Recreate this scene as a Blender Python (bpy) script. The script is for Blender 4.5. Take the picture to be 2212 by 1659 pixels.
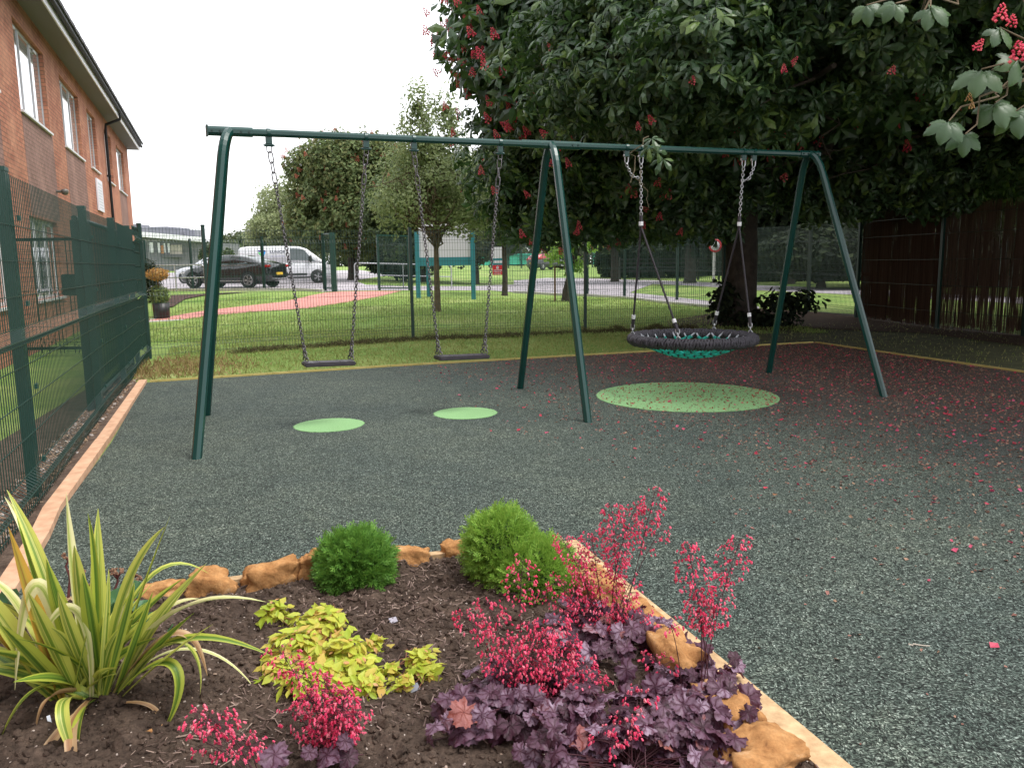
import bpy, bmesh, math, random
import numpy as np
from mathutils import Vector, Matrix, Euler
random.seed(7); RNG = np.random.default_rng(11)
S = bpy.context.scene
for o in list(bpy.data.objects): bpy.data.objects.remove(o)
COL = S.collection
# ---------------------------------------------------------------- camera
F0, CAMH = 1720.0, 1.4                      # focal length in pixels of a 2212 px wide view, eye height
PITCH = math.atan((829.5-568)/F0); ROLL = math.radians(.8)
_F = np.array([0, math.cos(PITCH), -math.sin(PITCH)]); _U = np.array([0, math.sin(PITCH), math.cos(PITCH)]); _R = np.array([1., 0, 0])
CR = math.cos(ROLL)*_R - math.sin(ROLL)*_U; CU = math.sin(ROLL)*_R + math.cos(ROLL)*_U
cam = bpy.data.cameras.new('camera'); camo = bpy.data.objects.new('camera', cam); COL.objects.link(camo)
M = Matrix.Identity(4)
for i in range(3):
    M[i][0] = CR[i]; M[i][1] = CU[i]; M[i][2] = -_F[i]
M[2][3] = CAMH
camo.matrix_world = M
cam.sensor_width = 36; cam.lens = 36*F0/2212; cam.clip_end = 3000; cam.clip_start = .05
S.camera = camo
# ---------------------------------------------------------------- world: bright overcast sky
SUN_EL, SUN_AZ = math.radians(60), math.radians(108)      # azimuth measured from +Y towards +X
w = bpy.data.worlds.new('World'); S.world = w; w.use_nodes = True
nt = w.node_tree; nt.nodes.clear()
sky = nt.nodes.new('ShaderNodeTexSky'); sky.sky_type = 'NISHITA'; sky.sun_disc = False
sky.sun_elevation = SUN_EL; sky.sun_rotation = SUN_AZ; sky.dust_density = 3
mx = nt.nodes.new('ShaderNodeMix'); mx.data_type = 'RGBA'; mx.inputs[0].default_value = .86
nt.links.new(sky.outputs[0], mx.inputs[6]); mx.inputs[7].default_value = (9.6, 9.7, 9.9, 1)
bg = nt.nodes.new('ShaderNodeBackground'); bg.inputs[1].default_value = .1
out = nt.nodes.new('ShaderNodeOutputWorld')
nt.links.new(mx.outputs[2], bg.inputs[0]); nt.links.new(bg.outputs[0], out.inputs[0])
sl = bpy.data.lights.new('sun', 'SUN'); sl.energy = 1.5; sl.angle = math.radians(26); sl.color = (1, .97, .92)
so = bpy.data.objects.new('sun', sl); COL.objects.link(so)
sd = Vector((math.sin(SUN_AZ)*math.cos(SUN_EL), math.cos(SUN_AZ)*math.cos(SUN_EL), math.sin(SUN_EL)))
so.rotation_euler = sd.to_track_quat('Z', 'Y').to_euler(); so.location = (0, 0, 30)
S.view_settings.view_transform = 'Standard'; S.view_settings.look = 'None'
S.view_settings.exposure = 1.14; S.view_settings.gamma = 1
S.render.engine = 'CYCLES'; S.cycles.max_bounces = 5; S.cycles.diffuse_bounces = 3; S.cycles.transparent_max_bounces = 4
# ---------------------------------------------------------------- helpers: terrain and view maths
def ss(a, b, x):
    t = np.clip((np.asarray(x, float)-a)/(b-a), 0, 1); return t*t*(3-2*t)
def gz(x, y):
    return ss(16, 33, y)*(.45-.28*ss(-8, 2, x)) + ss(45, 85, y)*.55
def ray(x, y): return CR*(x-1106)+CU*(829.5-y)+_F*F0
O = np.array([0, 0, CAMH])
def P(x, y, dz=0):                        # ground point seen at view position (x, y)
    d = ray(x, y); lo, hi = 0., 400./d[1]
    N = 4000; ts = np.linspace(0, hi, N); pts = O+d*ts[:, None]
    below = pts[:, 2] < gz(pts[:, 0], pts[:, 1])+dz
    i = int(np.argmax(below)) if below.any() else N-1
    return Vector(pts[i])
def AY(x, y, Y):                          # point at depth Y
    d = ray(x, y); return Vector(O+d*(Y/d[1]))
def GZ(x, y): return float(gz(x, y))
# value noise
_L = RNG.random((64, 64, 64))
def vn(x, y, z=0):
    x, y, z = np.broadcast_arrays(np.asarray(x, float), np.asarray(y, float), np.asarray(z, float))
    i, j, k = np.floor(x).astype(int), np.floor(y).astype(int), np.floor(z).astype(int)
    u, v, w_ = x-i, y-j, z-k; u = u*u*(3-2*u); v = v*v*(3-2*v); w_ = w_*w_*(3-2*w_)
    r = 0
    for a in (0, 1):
        for b in (0, 1):
            for c in (0, 1):
                r = r+_L[(i+a) & 63, (j+b) & 63, (k+c) & 63]*(u if a else 1-u)*(v if b else 1-v)*(w_ if c else 1-w_)
    return r
def fbm(x, y, z=0, o=4):
    r = 0; a = .5
    for k in range(o):
        r = r+a*vn(np.asarray(x)*2**k+k*7.3, np.asarray(y)*2**k+k*3.1, np.asarray(z)*2**k+k*5.7); a /= 2
    return r
# ---------------------------------------------------------------- materials
def mat(name, col=(.5, .5, .5), rough=.6, metal=0, spec=.5, **k):
    m = bpy.data.materials.new(name); m.use_nodes = True
    b = m.node_tree.nodes['Principled BSDF']
    b.inputs['Base Color'].default_value = (*col, 1); b.inputs['Roughness'].default_value = rough
    b.inputs['Metallic'].default_value = metal; b.inputs['Specular IOR Level'].default_value = spec
    return m
class NT:
    def __init__(s, m): s.t = m.node_tree; s.b = s.t.nodes['Principled BSDF']
    def n(s, t, **k):
        q = s.t.nodes.new('ShaderNode'+t)
        for a, v in k.items():
            if a.startswith('i_'):
                key = a[2:]; key = int(key) if key.isdigit() else key.replace('_', ' ')
                q.inputs[key].default_value = v
            else: setattr(q, a, v)
        return q
    def l(s, a, b): s.t.links.new(a, b)
    def coord(s, kind='Object'): return s.n('TexCoord').outputs[kind]
    def noise(s, scale, detail=4, rough=.55, vec=None, dist=0):
        q = s.n('TexNoise'); q.inputs['Scale'].default_value = scale; q.inputs['Detail'].default_value = detail
        q.inputs['Roughness'].default_value = rough; q.inputs['Distortion'].default_value = dist
        s.l(vec or s.coord(), q.inputs['Vector']); return q
    def ramp(s, fac, stops):
        r = s.n('ValToRGB'); e = r.color_ramp.elements
        while len(e) < len(stops): e.new(.5)
        for q, (p, c) in zip(e, stops): q.position = p; q.color = (*c, 1)
        s.l(fac, r.inputs[0]); return r.outputs[0]
    def mix(s, f, a, b, mode='MIX'):
        q = s.n('Mix'); q.data_type = 'RGBA'; q.blend_type = mode
        for i, v in ((0, f), (6, a), (7, b)):
            if isinstance(v, (int, float)): q.inputs[i].default_value = v
            elif isinstance(v, tuple): q.inputs[i].default_value = (*v, 1)
            else: s.l(v, q.inputs[i])
        return q.outputs[2]
    def math(s, op, a, b=0.):
        q = s.n('Math'); q.operation = op
        for i, v in ((0, a), (1, b)):
            if isinstance(v, (int, float)): q.inputs[i].default_value = v
            else: s.l(v, q.inputs[i])
        return q.outputs[0]
    def bump(s, h, st=.3, d=.01):
        q = s.n('Bump'); q.inputs['Strength'].default_value = st; q.inputs['Distance'].default_value = d
        s.l(h, q.inputs['Height']); s.l(q.outputs[0], s.b.inputs['Normal'])
    def col(s, c): s.l(c, s.b.inputs['Base Color'])
def noisy(name, a, b, scale=5, rough=.7, bump=.2, bd=.01, metal=0, bscale=None, detail=5, spec=.4):
    m = mat(name, a, rough, metal, spec); t = NT(m); n = t.noise(scale, detail)
    t.col(t.ramp(n.outputs[0], [(.3, a), (.7, b)]))
    if bump: t.bump(t.noise(bscale or scale*3, 5).outputs[0], bump, bd)
    return m
def leafmat(name, cols, rough=.45, trans=.35, spec=.4, tcol=None):
    """leaf colours vary from leaf to leaf; thin leaves let some light through"""
    m = mat(name, cols[0], rough, 0, spec); t = NT(m)
    g = t.n('NewGeometry')
    stops = [(i/(len(cols)-1), c) for i, c in enumerate(cols)]
    c = t.ramp(g.outputs['Random Per Island'], stops)
    t.col(c)
    tr = t.n('BsdfTranslucent'); t.l(t.mix(.6, c, tcol or tuple(min(1, v*1.6) for v in cols[-1])), tr.inputs[0])
    ms = t.n('MixShader'); ms.inputs[0].default_value = trans
    o = t.t.nodes['Material Output']; t.l(t.b.outputs[0], ms.inputs[1]); t.l(tr.outputs[0], ms.inputs[2]); t.l(ms.outputs[0], o.inputs[0])
    return m
# ---------------------------------------------------------------- objects
def tag(o, label=None, cat=None, group=None, kind=None):
    if label: o['label'] = label
    if cat: o['category'] = cat
    if group: o['group'] = group
    if kind: o['kind'] = kind
    return o
def empty(name, loc, label=None, cat=None, group=None, rz=0):
    o = bpy.data.objects.new(name, None); COL.objects.link(o); o.location = loc; o.rotation_euler = (0, 0, rz)
    o.empty_display_size = .1
    return tag(o, label, cat, group)
def link(name, me, m, parent=None, local=False):
    o = bpy.data.objects.new(name, me); COL.objects.link(o)
    for q in (m if isinstance(m, (list, tuple)) else [m]): me.materials.append(q)
    if parent is not None:
        o.parent = parent
        if not local:                      # vertices given in world space, the parent placed without scale
            L = parent.location; p = parent
            while p.parent: p = p.parent; L = L+p.location
            if parent.type == 'EMPTY' or parent.parent is not None or any(abs(c) > 0 for c in parent.location): o.location = -L
    return o
class MB:
    """collects shapes; build() links them as ONE mesh object"""
    def __init__(s): s.v = []; s.f = []; s.sm = []; s.T = None
    def add(s, v, f, smooth=False):
        k = len(s.v)
        if s.T is not None: v = [s.T @ Vector(p) for p in v]
        s.v += [tuple(p) for p in v]; s.f += [tuple(i+k for i in q) for q in f]; s.sm += [smooth]*len(f)
        return s
    def box(s, c, d, rz=0, R=None, bev=0):
        R = R or Matrix.Rotation(rz, 3, 'Z'); x, y, z = [q/2 for q in d]; c = Vector(c)
        if bev:
            bm = bmesh.new(); bmesh.ops.create_cube(bm, size=1)
            for vv in bm.verts: vv.co = Vector((vv.co.x*d[0], vv.co.y*d[1], vv.co.z*d[2]))
            bmesh.ops.bevel(bm, geom=bm.edges[:], offset=bev, segments=2, affect='EDGES')
            bm.verts.index_update()
            s.add([c+R@vv.co for vv in bm.verts], [[vv.index for vv in f.verts] for f in bm.faces]); bm.free(); return s
        vs = [c+R@Vector((a*x, b*y, e*z)) for a in (-1, 1) for b in (-1, 1) for e in (-1, 1)]
        return s.add(vs, [(0, 1, 3, 2), (4, 6, 7, 5), (0, 4, 5, 1), (2, 3, 7, 6), (0, 2, 6, 4), (1, 5, 7, 3)])
    def bar(s, a, b, w, h=None, up=(0, 0, 1)):   # rectangular bar between two points
        a, b = Vector(a), Vector(b); d = (b-a); L = d.length; d.normalize(); h = h or w
        u = Vector(up); x = d.cross(u)
        if x.length < 1e-4: x = d.cross(Vector((1, 0, 0)))
        x.normalize(); u = x.cross(d)
        vs = [p+x*(i*w/2)+u*(j*h/2) for p in (a, b) for i, j in ((-1, -1), (1, -1), (1, 1), (-1, 1))]
        return s.add(vs, [(3, 2, 1, 0), (4, 5, 6, 7), (0, 1, 5, 4), (1, 2, 6, 5), (2, 3, 7, 6), (3, 0, 4, 7)])
    def tube(s, pts, r, n=8, caps=True, smooth=True, twist=0, ref=(0, 0, 1)):
        pts = [Vector(p) for p in pts]; rs = r if isinstance(r, (list, tuple)) else [r]*len(pts)
        vs = []; fs = []; x = None
        for i, p in enumerate(pts):
            d = (pts[min(i+1, len(pts)-1)]-pts[max(i-1, 0)])
            if d.length < 1e-9: d = Vector((0, 0, 1))
            d.normalize()
            if x is None:
                x = Vector(ref).cross(d)
                if x.length < 1e-3: x = Vector((1, 0, 0)).cross(d)
            else: x = x-d*x.dot(d)
            x.normalize(); y = d.cross(x)
            for k in range(n):
                a = 2*math.pi*(k+.5)/n+twist; vs.append(p+(x*math.cos(a)+y*math.sin(a))*rs[i])
        for i in range(len(pts)-1):
            for k in range(n): fs.append((i*n+k, i*n+(k+1) % n, (i+1)*n+(k+1) % n, (i+1)*n+k))
        s.add(vs, fs, smooth)
        if caps: s.add(vs[:n], [tuple(range(n))[::-1]]); s.add(vs[-n:], [tuple(range(n))])
        return s
    def lathe(s, prof, n=16, c=(0, 0, 0), R=None, smooth=True):   # profile (r, z)
        R = R or Matrix.Identity(3); c = Vector(c); vs = []; fs = []
        for r, z in prof:
            for k in range(n):
                a = 2*math.pi*k/n; vs.append(c+R@Vector((r*math.cos(a), r*math.sin(a), z)))
        for i in range(len(prof)-1):
            for k in range(n): fs.append((i*n+k, i*n+(k+1) % n, (i+1)*n+(k+1) % n, (i+1)*n+k))
        return s.add(vs, fs, smooth)
    def prism(s, poly, a, b, axis=2):            # polygon extruded along an axis from a to b
        def pt(p, h):
            return {2: (p[0], p[1], h), 1: (p[0], h, p[1]), 0: (h, p[0], p[1])}[axis]
        n = len(poly)
        vs = [pt(p, a) for p in poly]+[pt(p, b) for p in poly]
        fs = [tuple(range(n))[::-1], tuple(range(n, 2*n))]+[(i, (i+1) % n, n+(i+1) % n, n+i) for i in range(n)]
        return s.add(vs, fs)
    def loft(s, rings, caps=True, smooth=False):
        n = len(rings[0]); vs = [p for r in rings for p in r]; fs = []
        for i in range(len(rings)-1):
            for k in range(n): fs.append((i*n+k, i*n+(k+1) % n, (i+1)*n+(k+1) % n, (i+1)*n+k))
        s.add(vs, fs, smooth)
        if caps: s.add(rings[0], [tuple(range(n))[::-1]]); s.add(rings[-1], [tuple(range(n))])
        return s
    def build(s, name, m, parent=None, local=False, fix=True):
        me = bpy.data.meshes.new(name); me.from_pydata(s.v, [], s.f)
        me.polygons.foreach_set('use_smooth', s.sm)
        if fix:
            bm = bmesh.new(); bm.from_mesh(me); bmesh.ops.recalc_face_normals(bm, faces=bm.faces); bm.to_mesh(me); bm.free()
        me.update(); return link(name, me, m, parent, local)
def npmesh(name, v, f, m, parent=None, uv=None, smooth=False, local=False):
    """fast mesh from arrays: v (N,3), f (K,3 or 4)"""
    me = bpy.data.meshes.new(name); v = np.asarray(v, np.float32); f = np.asarray(f, np.int32)
    me.vertices.add(len(v)); me.vertices.foreach_set('co', v.ravel())
    k = f.shape[1]; me.loops.add(f.size); me.loops.foreach_set('vertex_index', f.ravel())
    me.polygons.add(len(f)); me.polygons.foreach_set('loop_start', np.arange(0, f.size, k, dtype=np.int32))
    me.polygons.foreach_set('loop_total', np.full(len(f), k, np.int32))
    me.polygons.foreach_set('use_smooth', np.full(len(f), smooth))
    if uv is not None:
        l = me.uv_layers.new(name='UVMap'); l.data.foreach_set('uv', np.asarray(uv, np.float32)[f.ravel()].ravel())
    me.update(calc_edges=True); me.validate()
    return link(name, me, m, parent, local)
def frames(N, n, yaw):
    """rotation matrices whose z axis is n and whose x axis is turned by yaw"""
    n = n/np.linalg.norm(n, axis=1, keepdims=True)
    a = np.where(np.abs(n[:, 2:3]) < .9, np.array([[0, 0, 1.]]), np.array([[1., 0, 0]]))
    x = np.cross(a, n); x /= np.linalg.norm(x, axis=1, keepdims=True); y = np.cross(n, x)
    c, s_ = np.cos(yaw)[:, None], np.sin(yaw)[:, None]
    return np.stack([x*c+y*s_, -x*s_+y*c, n], axis=2)
def scatter(tv, tf, pos, R, sc):
    """copies of a small template merged in one array"""
    tv = np.asarray(tv, float); tf = np.asarray(tf, int); N = len(pos); sc = np.asarray(sc, float)
    if sc.ndim == 1: sc = sc[:, None]
    v = np.einsum('nij,nkj->nki', R, tv[None]*np.broadcast_to(sc[:, None, :], (N, 1, sc.shape[1])))+pos[:, None]
    f = tf[None]+(np.arange(N)*len(tv))[:, None, None]
    return v.reshape(-1, 3), f.reshape(-1, tf.shape[1])
def rnd(N, a=0, b=1): return RNG.uniform(a, b, N)
def drape(name, poly, dz, m, step=.8, kind='structure', jit=0):
    """flat surface laid over the terrain"""
    from mathutils.geometry import delaunay_2d_cdt
    poly = [(p[0], p[1]) for p in poly]; pts = []
    n = len(poly)
    for i in range(n):
        a, b = Vector(poly[i]), Vector(poly[(i+1) % n]); k = max(1, int((b-a).length/step))
        for j in range(k): pts.append(a.lerp(b, j/k)+(Vector((RNG.normal(0, jit), RNG.normal(0, jit))) if jit and j else Vector((0, 0))))
    nb = len(pts); xs = [p.x for p in pts]; ys = [p.y for p in pts]
    def inside(x, y):
        c = False
        for i in range(n):
            x1, y1 = poly[i]; x2, y2 = poly[(i+1) % n]
            if (y1 > y) != (y2 > y) and x < (x2-x1)*(y-y1)/(y2-y1)+x1: c = not c
        return c
    for x in np.arange(min(xs), max(xs), step):
        for y in np.arange(min(ys), max(ys), step):
            if inside(x, y): pts.append(Vector((x+.01, y+.013)))
    r = delaunay_2d_cdt(pts, [], [list(range(nb))], 1, 1e-5)
    v = [(p.x, p.y, GZ(p.x, p.y)+dz) for p in r[0]]
    me = bpy.data.meshes.new(name); me.from_pydata(v, [], r[2]); me.update()
    o = link(name, me, m); bm = bmesh.new(); bm.from_mesh(me)
    bmesh.ops.recalc_face_normals(bm, faces=bm.faces)
    if sum(f.normal.z for f in bm.faces) < 0: bmesh.ops.reverse_faces(bm, faces=bm.faces)
    bm.to_mesh(me); bm.free()
    return tag(o, kind=kind)
# ================================================================ GROUND
def grass_mat():
    m = mat('grass', (.08, .12, .02), .95, 0, .1); t = NT(m)
    big = t.noise(.35, 4, .6); mid = t.noise(2.2, 5, .6); fine = t.noise(60, 3, .7)
    a = t.ramp(big.outputs[0], [(.34, (.125, .23, .045)), (.48, (.205, .31, .078)), (.60, (.33, .39, .13)), (.7, (.44, .43, .20))])
    b = t.ramp(mid.outputs[0], [(.35, (.125, .235, .045)), (.6, (.29, .38, .12))])
    c = t.mix(.45, a, b)
    d = t.ramp(fine.outputs[0], [(.3, (.62, .62, .62)), (.7, (1.2, 1.2, 1.2))])
    t.col(t.mix(1, c, d, 'MULTIPLY')); t.bump(t.noise(45, 5, .7).outputs[0], .9, .03)
    return m
M_grass = grass_mat()
xs = np.unique(np.concatenate([np.arange(-30, 30, .5), np.arange(-130, -30, 5), np.arange(30, 131, 5), [-900, -500, -250, 250, 500, 900]]))
ys = np.unique(np.concatenate([np.arange(-6, 50, .5), np.arange(50, 120, 3), [140, 200, 300, 500, 900, 1600]]))
X, Y = np.meshgrid(xs, ys); nx, ny = len(xs), len(ys)
gv = np.stack([X.ravel(), Y.ravel(), gz(X, Y).ravel()], 1)
ii, jj = np.meshgrid(np.arange(nx-1), np.arange(ny-1)); q = (jj*nx+ii).ravel()
tag(npmesh('lawn', gv, np.stack([q, q+1, q+nx+1, q+nx], 1), M_grass, smooth=True), kind='structure')

def rubber_mat():
    m = mat('rubber_crumb', (.05, .07, .06), .85, 0, .25); t = NT(m)
    co = t.coord(); mp = t.n('Mapping'); t.l(co, mp.inputs[0])
    w1 = t.noise(55, 2, .5, co); add = t.n('VectorMath'); add.operation = 'MULTIPLY_ADD'
    t.l(w1.outputs['Color'], add.inputs[0]); add.inputs[1].default_value = (.02, .02, .02); t.l(co, add.inputs[2])
    sc = t.n('Mapping'); sc.inputs['Scale'].default_value = (88, 230, 90); t.l(add.outputs[0], sc.inputs[0])
    v1 = t.n('TexVoronoi'); v1.inputs['Scale'].default_value = 1; t.l(sc.outputs[0], v1.inputs[0])
    sc2 = t.n('Mapping'); sc2.inputs['Scale'].default_value = (210, 92, 90); sc2.inputs['Rotation'].default_value = (0, 0, .5); t.l(add.outputs[0], sc2.inputs[0])
    v2 = t.n('TexVoronoi'); v2.inputs['Scale'].default_value = 1; t.l(sc2.outputs[0], v2.inputs[0])
    sel = t.noise(30, 1, .5, co); f = t.ramp(sel.outputs[0], [(.46, (0, 0, 0)), (.54, (1, 1, 1))])
    vc = t.mix(f, v1.outputs['Color'], v2.outputs['Color']); vd = t.mix(f, v1.outputs['Distance'], v2.outputs['Distance'])
    sep = t.n('SeparateColor'); t.l(vc, sep.inputs[0])
    c = t.ramp(sep.outputs[0], [(0, (.024, .034, .029)), (.40, (.078, .106, .088)), (.78, (.165, .208, .175)), (1, (.36, .42, .37))])
    dk = t.ramp(vd, [(.22, (1.08, 1.08, 1.08)), (.70, (.10, .10, .10))])
    c = t.mix(1, c, dk, 'MULTIPLY')
    big = t.noise(.6, 3, .6, co); c = t.mix(1, c, t.ramp(big.outputs[0], [(.3, (.80, .84, .88)), (.7, (1.18, 1.14, 1.08))]), 'MULTIPLY')
    mid = t.noise(3.3, 6, .75, co, 1.5); c = t.mix(1, c, t.ramp(mid.outputs[0], [(.32, (.78, .80, .80)), (.5, (1, 1, 1)), (.68, (1.22, 1.18, 1.12))]), 'MULTIPLY')
    # dirt and rotted petals trodden in under the tree (a stain with a place of its own)
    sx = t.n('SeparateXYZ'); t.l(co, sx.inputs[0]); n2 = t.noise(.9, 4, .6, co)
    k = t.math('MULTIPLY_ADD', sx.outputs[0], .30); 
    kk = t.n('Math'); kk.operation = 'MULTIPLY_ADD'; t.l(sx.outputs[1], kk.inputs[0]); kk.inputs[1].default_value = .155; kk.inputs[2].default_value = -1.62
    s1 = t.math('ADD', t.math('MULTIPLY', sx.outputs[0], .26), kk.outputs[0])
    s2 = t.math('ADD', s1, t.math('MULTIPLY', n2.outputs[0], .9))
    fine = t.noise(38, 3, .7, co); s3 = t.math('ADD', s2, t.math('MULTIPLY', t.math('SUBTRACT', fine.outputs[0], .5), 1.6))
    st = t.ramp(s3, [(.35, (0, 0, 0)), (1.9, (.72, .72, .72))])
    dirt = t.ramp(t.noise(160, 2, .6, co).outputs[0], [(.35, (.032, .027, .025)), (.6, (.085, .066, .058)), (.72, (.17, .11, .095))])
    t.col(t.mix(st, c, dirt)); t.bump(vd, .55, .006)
    return m
M_rub = rubber_mat()
RUB = [(-4.48, 9.64), (-1.6, 10.86), (1.6, 12.0), (5.05, 13.2), (5.6, 11.2), (6.1, 9.52), (7.4, 5.0), (8.6, 0), (9, -4), (-1.0, -4), (-1.75, 1.9), (-2.09, 3.11), (-2.43, 4.01), (-2.62, 4.45), (-3.24, 6.29)]
drape('playground_surface', RUB, .014, M_rub, 1.0)
M_spot = noisy('light_green_rubber', (.15, .34, .12), (.30, .50, .24), 110, .85, 1.0, .005, detail=3)
for (c, r) in (((-1.61, 6.86), .30), ((-.44, 7.33), .295), ((1.80, 8.13), .92)):
    mb = MB(); n = 220; rj = RNG.normal(r, .0035, n); mb.prism([(c[0]+rj[k]*math.cos(2*math.pi*k/n), c[1]+rj[k]*math.sin(2*math.pi*k/n)) for k in range(n)], .010, .0185)
    o = mb.build('surface_marking', M_spot)
    tag(o, {-1.61: 'left small round light green patch in the dark rubber surface', -.44: 'middle small round light green patch in front of the second swing', 1.8: 'large round light green patch sprinkled with petals under the basket swing'}[c[0]], 'floor marking', 'light green discs set in the rubber')
# paths and roads
M_asph = noisy('asphalt', (.30, .27, .29), (.42, .385, .41), 3, .9, .3, .004, bscale=90)
M_pink = noisy('pink_path', (.42, .17, .15), (.56, .25, .21), 4, .9, .3, .004, bscale=110)
M_kerb = noisy('concrete_kerb', (.42, .40, .37), (.55, .53, .50), 8, .85, .2)
def PV(l): return [P(*p)[:2] for p in l]
lot = PV([(292, 627), (420, 627), (640, 627), (700, 631), (735, 629), (800, 628), (870, 628), (960, 628), (1060, 628), (1110, 632)])
lot += PV([(1200, 637), (1281, 640), (1358, 645), (1436, 655), (1512, 662), (1640, 672)])
lot += PV([(1640, 664), (1505, 648), (1430, 640), (1360, 633), (1410, 614), (1500, 618), (1640, 628), (1850, 638), (2050, 648), (2300, 662)])
lot += PV([(2300, 648), (2050, 636), (1850, 625), (1640, 617), (1494, 609), (1409, 606), (1281, 602), (1180, 601), (1110, 606), (1110, 615), (1000, 619), (870, 619), (790, 616), (765, 606)])
lot += [(-9, 60), (-14, 75), (-70, 75), (-60, 36)]
drape('asphalt_road', lot, .012, M_asph, 1.2)
pth = PV([(318, 694), (395, 691), (465, 682), (560, 674), (670, 666), (759, 652), (821, 641), (868, 629.5), (800, 629.5), (735, 630.5), (701, 633), (655, 643), (606, 653.5), (475, 668), (439, 673), (395, 680)])
drape('pink_path', pth, .009, M_pink, .35, jit=.028)
pv2 = PV([(225, 700), (318, 697), (397, 692), (395, 684), (330, 688), (225, 692)])
drape('concrete_path', pv2, .006, M_kerb, .5)
# ---- kerb along the car park
mb = MB(); pts = [P(x, y) for x, y in ((300, 629), (420, 629), (560, 628.5), (640, 628), (698, 631))]
for a, b in zip(pts, pts[1:]): mb.bar(a+Vector((0, 0, .04)), b+Vector((0, 0, .04)), .12, .12)
tag(mb.build('kerb', M_kerb), kind='structure')
mb = MB(); pts = [P(x, y) for x, y in ((1110, 633), (1200, 638), (1281, 641), (1358, 646), (1436, 656), (1512, 663), (1560, 667))]
for a, b in zip(pts, pts[1:]): mb.bar(a+Vector((0, 0, .03)), b+Vector((0, 0, .03)), .1, .1)
tag(mb.build('kerb', M_kerb), kind='structure')
# ---- bare soil: by the side fence, under the tree, by the car park
def soil_mat(name='soil', a=(.036, .025, .019), b=(.11, .078, .06)):
    m = mat(name, a, .95, 0, .15); t = NT(m); co = t.coord()
    n = t.noise(9, 6, .65, co); n2 = t.noise(75, 4, .7, co)
    c = t.ramp(n.outputs[0], [(.3, a), (.7, b)])
    c = t.mix(1, c, t.ramp(n2.outputs[0], [(.3, (.55, .55, .55)), (.72, (1.5, 1.45, 1.4))]), 'MULTIPLY')
    sp = t.ramp(t.noise(190, 2, .6, co).outputs[0], [(.70, (0, 0, 0)), (.76, (1, 1, 1))])
    c = t.mix(t.math('MULTIPLY', sp, .5), c, (.30, .23, .18)); t.col(c)
    t.bump(t.noise(55, 6, .75, co).outputs[0], .8, .012); return m
M_soil = soil_mat()
drape('soil', [(-3.34, 6.29), (-2.72, 4.45), (-2.53, 4.01), (-2.19, 3.11), (-1.85, 1.9), (-1.5, .5), (-2.6, .5), (-3.4, 3.3), (-4.1, 6.0), (-5.0, 9.3), (-5.1, 10.2), (-4.6, 9.7)], .012, soil_mat('fence_soil', (.06, .042, .032), (.16, .12, .095)), .5)
drape('soil', PV([(372, 640), (560, 631), (440, 640), (400, 648), (375, 664), (352, 668), (345, 655)]), .03, soil_mat('mulch', (.05, .03, .028), (.10, .07, .06)), .5)
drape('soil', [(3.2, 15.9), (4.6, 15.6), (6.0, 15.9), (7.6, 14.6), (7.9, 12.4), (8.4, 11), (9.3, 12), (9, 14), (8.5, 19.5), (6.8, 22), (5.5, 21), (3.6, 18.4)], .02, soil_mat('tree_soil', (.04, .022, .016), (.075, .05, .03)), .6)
M_shade_turf = noisy('shaded_turf', (.035, .042, .016), (.085, .088, .035), 3.5, .95, .7, .02, bscale=50, detail=8)  # dark olive: littered grass with the tree's shade painted into its colour
drape('shaded_turf', [(2.0, 14.2), (3.4, 12.72), (5.05, 13.262), (5.70, 11.2), (6.2, 9.5), (7.6, 5), (9.6, 5), (9.6, 11.4), (9, 14), (8.5, 18), (6, 18), (3.2, 16.2)], .008, M_shade_turf, .4, jit=.07)
# ================================================================ TIMBER EDGING
M_wood = noisy('pale_timber', (.44, .25, .15), (.64, .40, .26), 14, .88, .4, .003, bscale=60, detail=8)
M_wood2 = noisy('weathered_timber', (.36, .23, .12), (.60, .42, .24), 26, .9, .6, .004, bscale=70, detail=8)
M_woody = noisy('yellow_timber', (.42, .34, .10), (.52, .42, .16), 9, .85, .2, .002)
def board(pts, w, h, z, m, label, off=0):
    mb = MB()
    for a, b in zip(pts, pts[1:]):
        a, b = Vector((*a, z)), Vector((*b, z)); d = (b-a).normalized(); mb.bar(a-d*.0, b+d*.0, w, h)
    o = mb.build('timber_edging', m); return tag(o, label, 'timber edging')
board([(-4.52, 9.66), (-3.30, 6.27)], .09, .07, .015, M_wood, 'pale timber board beside the far left of the fence soil strip')
board([(-3.297, 6.255), (-2.66, 4.43), (-2.47, 3.99), (-2.13, 3.09), (-1.80, 1.9), (-1.4, .6)], .09, .075, .015, M_wood, 'wide pale timber board running past the striped leaf plant to the near left')
board([(-4.45, 9.69), (-1.6, 10.90), (1.6, 12.04), (5.03, 13.23)], .025, .06, .006, M_woody, 'thin yellowish board between the rubber surface and the back grass')
board([(5.07, 13.22), (5.63, 11.2), (6.13, 9.52), (7.4, 5.1)], .03, .06, .006, M_woody, 'thin board edging the rubber on the shaded right side')
BED = [(-2.06, 3.02), (-1.0, 3.36), (.21, 3.72), (.42, 3.12), (.625, 2.51), (.785, 2.01), (1.18, .8), (-1.3, .8)]
board([(-2.06, 3.04), (-1.0, 3.38), (.235, 3.765)], .045, .10, .01, M_wood2, 'pale timber board behind the row of sandstone rocks at the back of the flower bed')
board([(.262, 3.72), (.46, 3.12), (.668, 2.51), (.828, 2.01), (1.22, .8)], .085, .10, .01, M_wood2, 'pale timber board along the right side of the flower bed')
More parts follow.
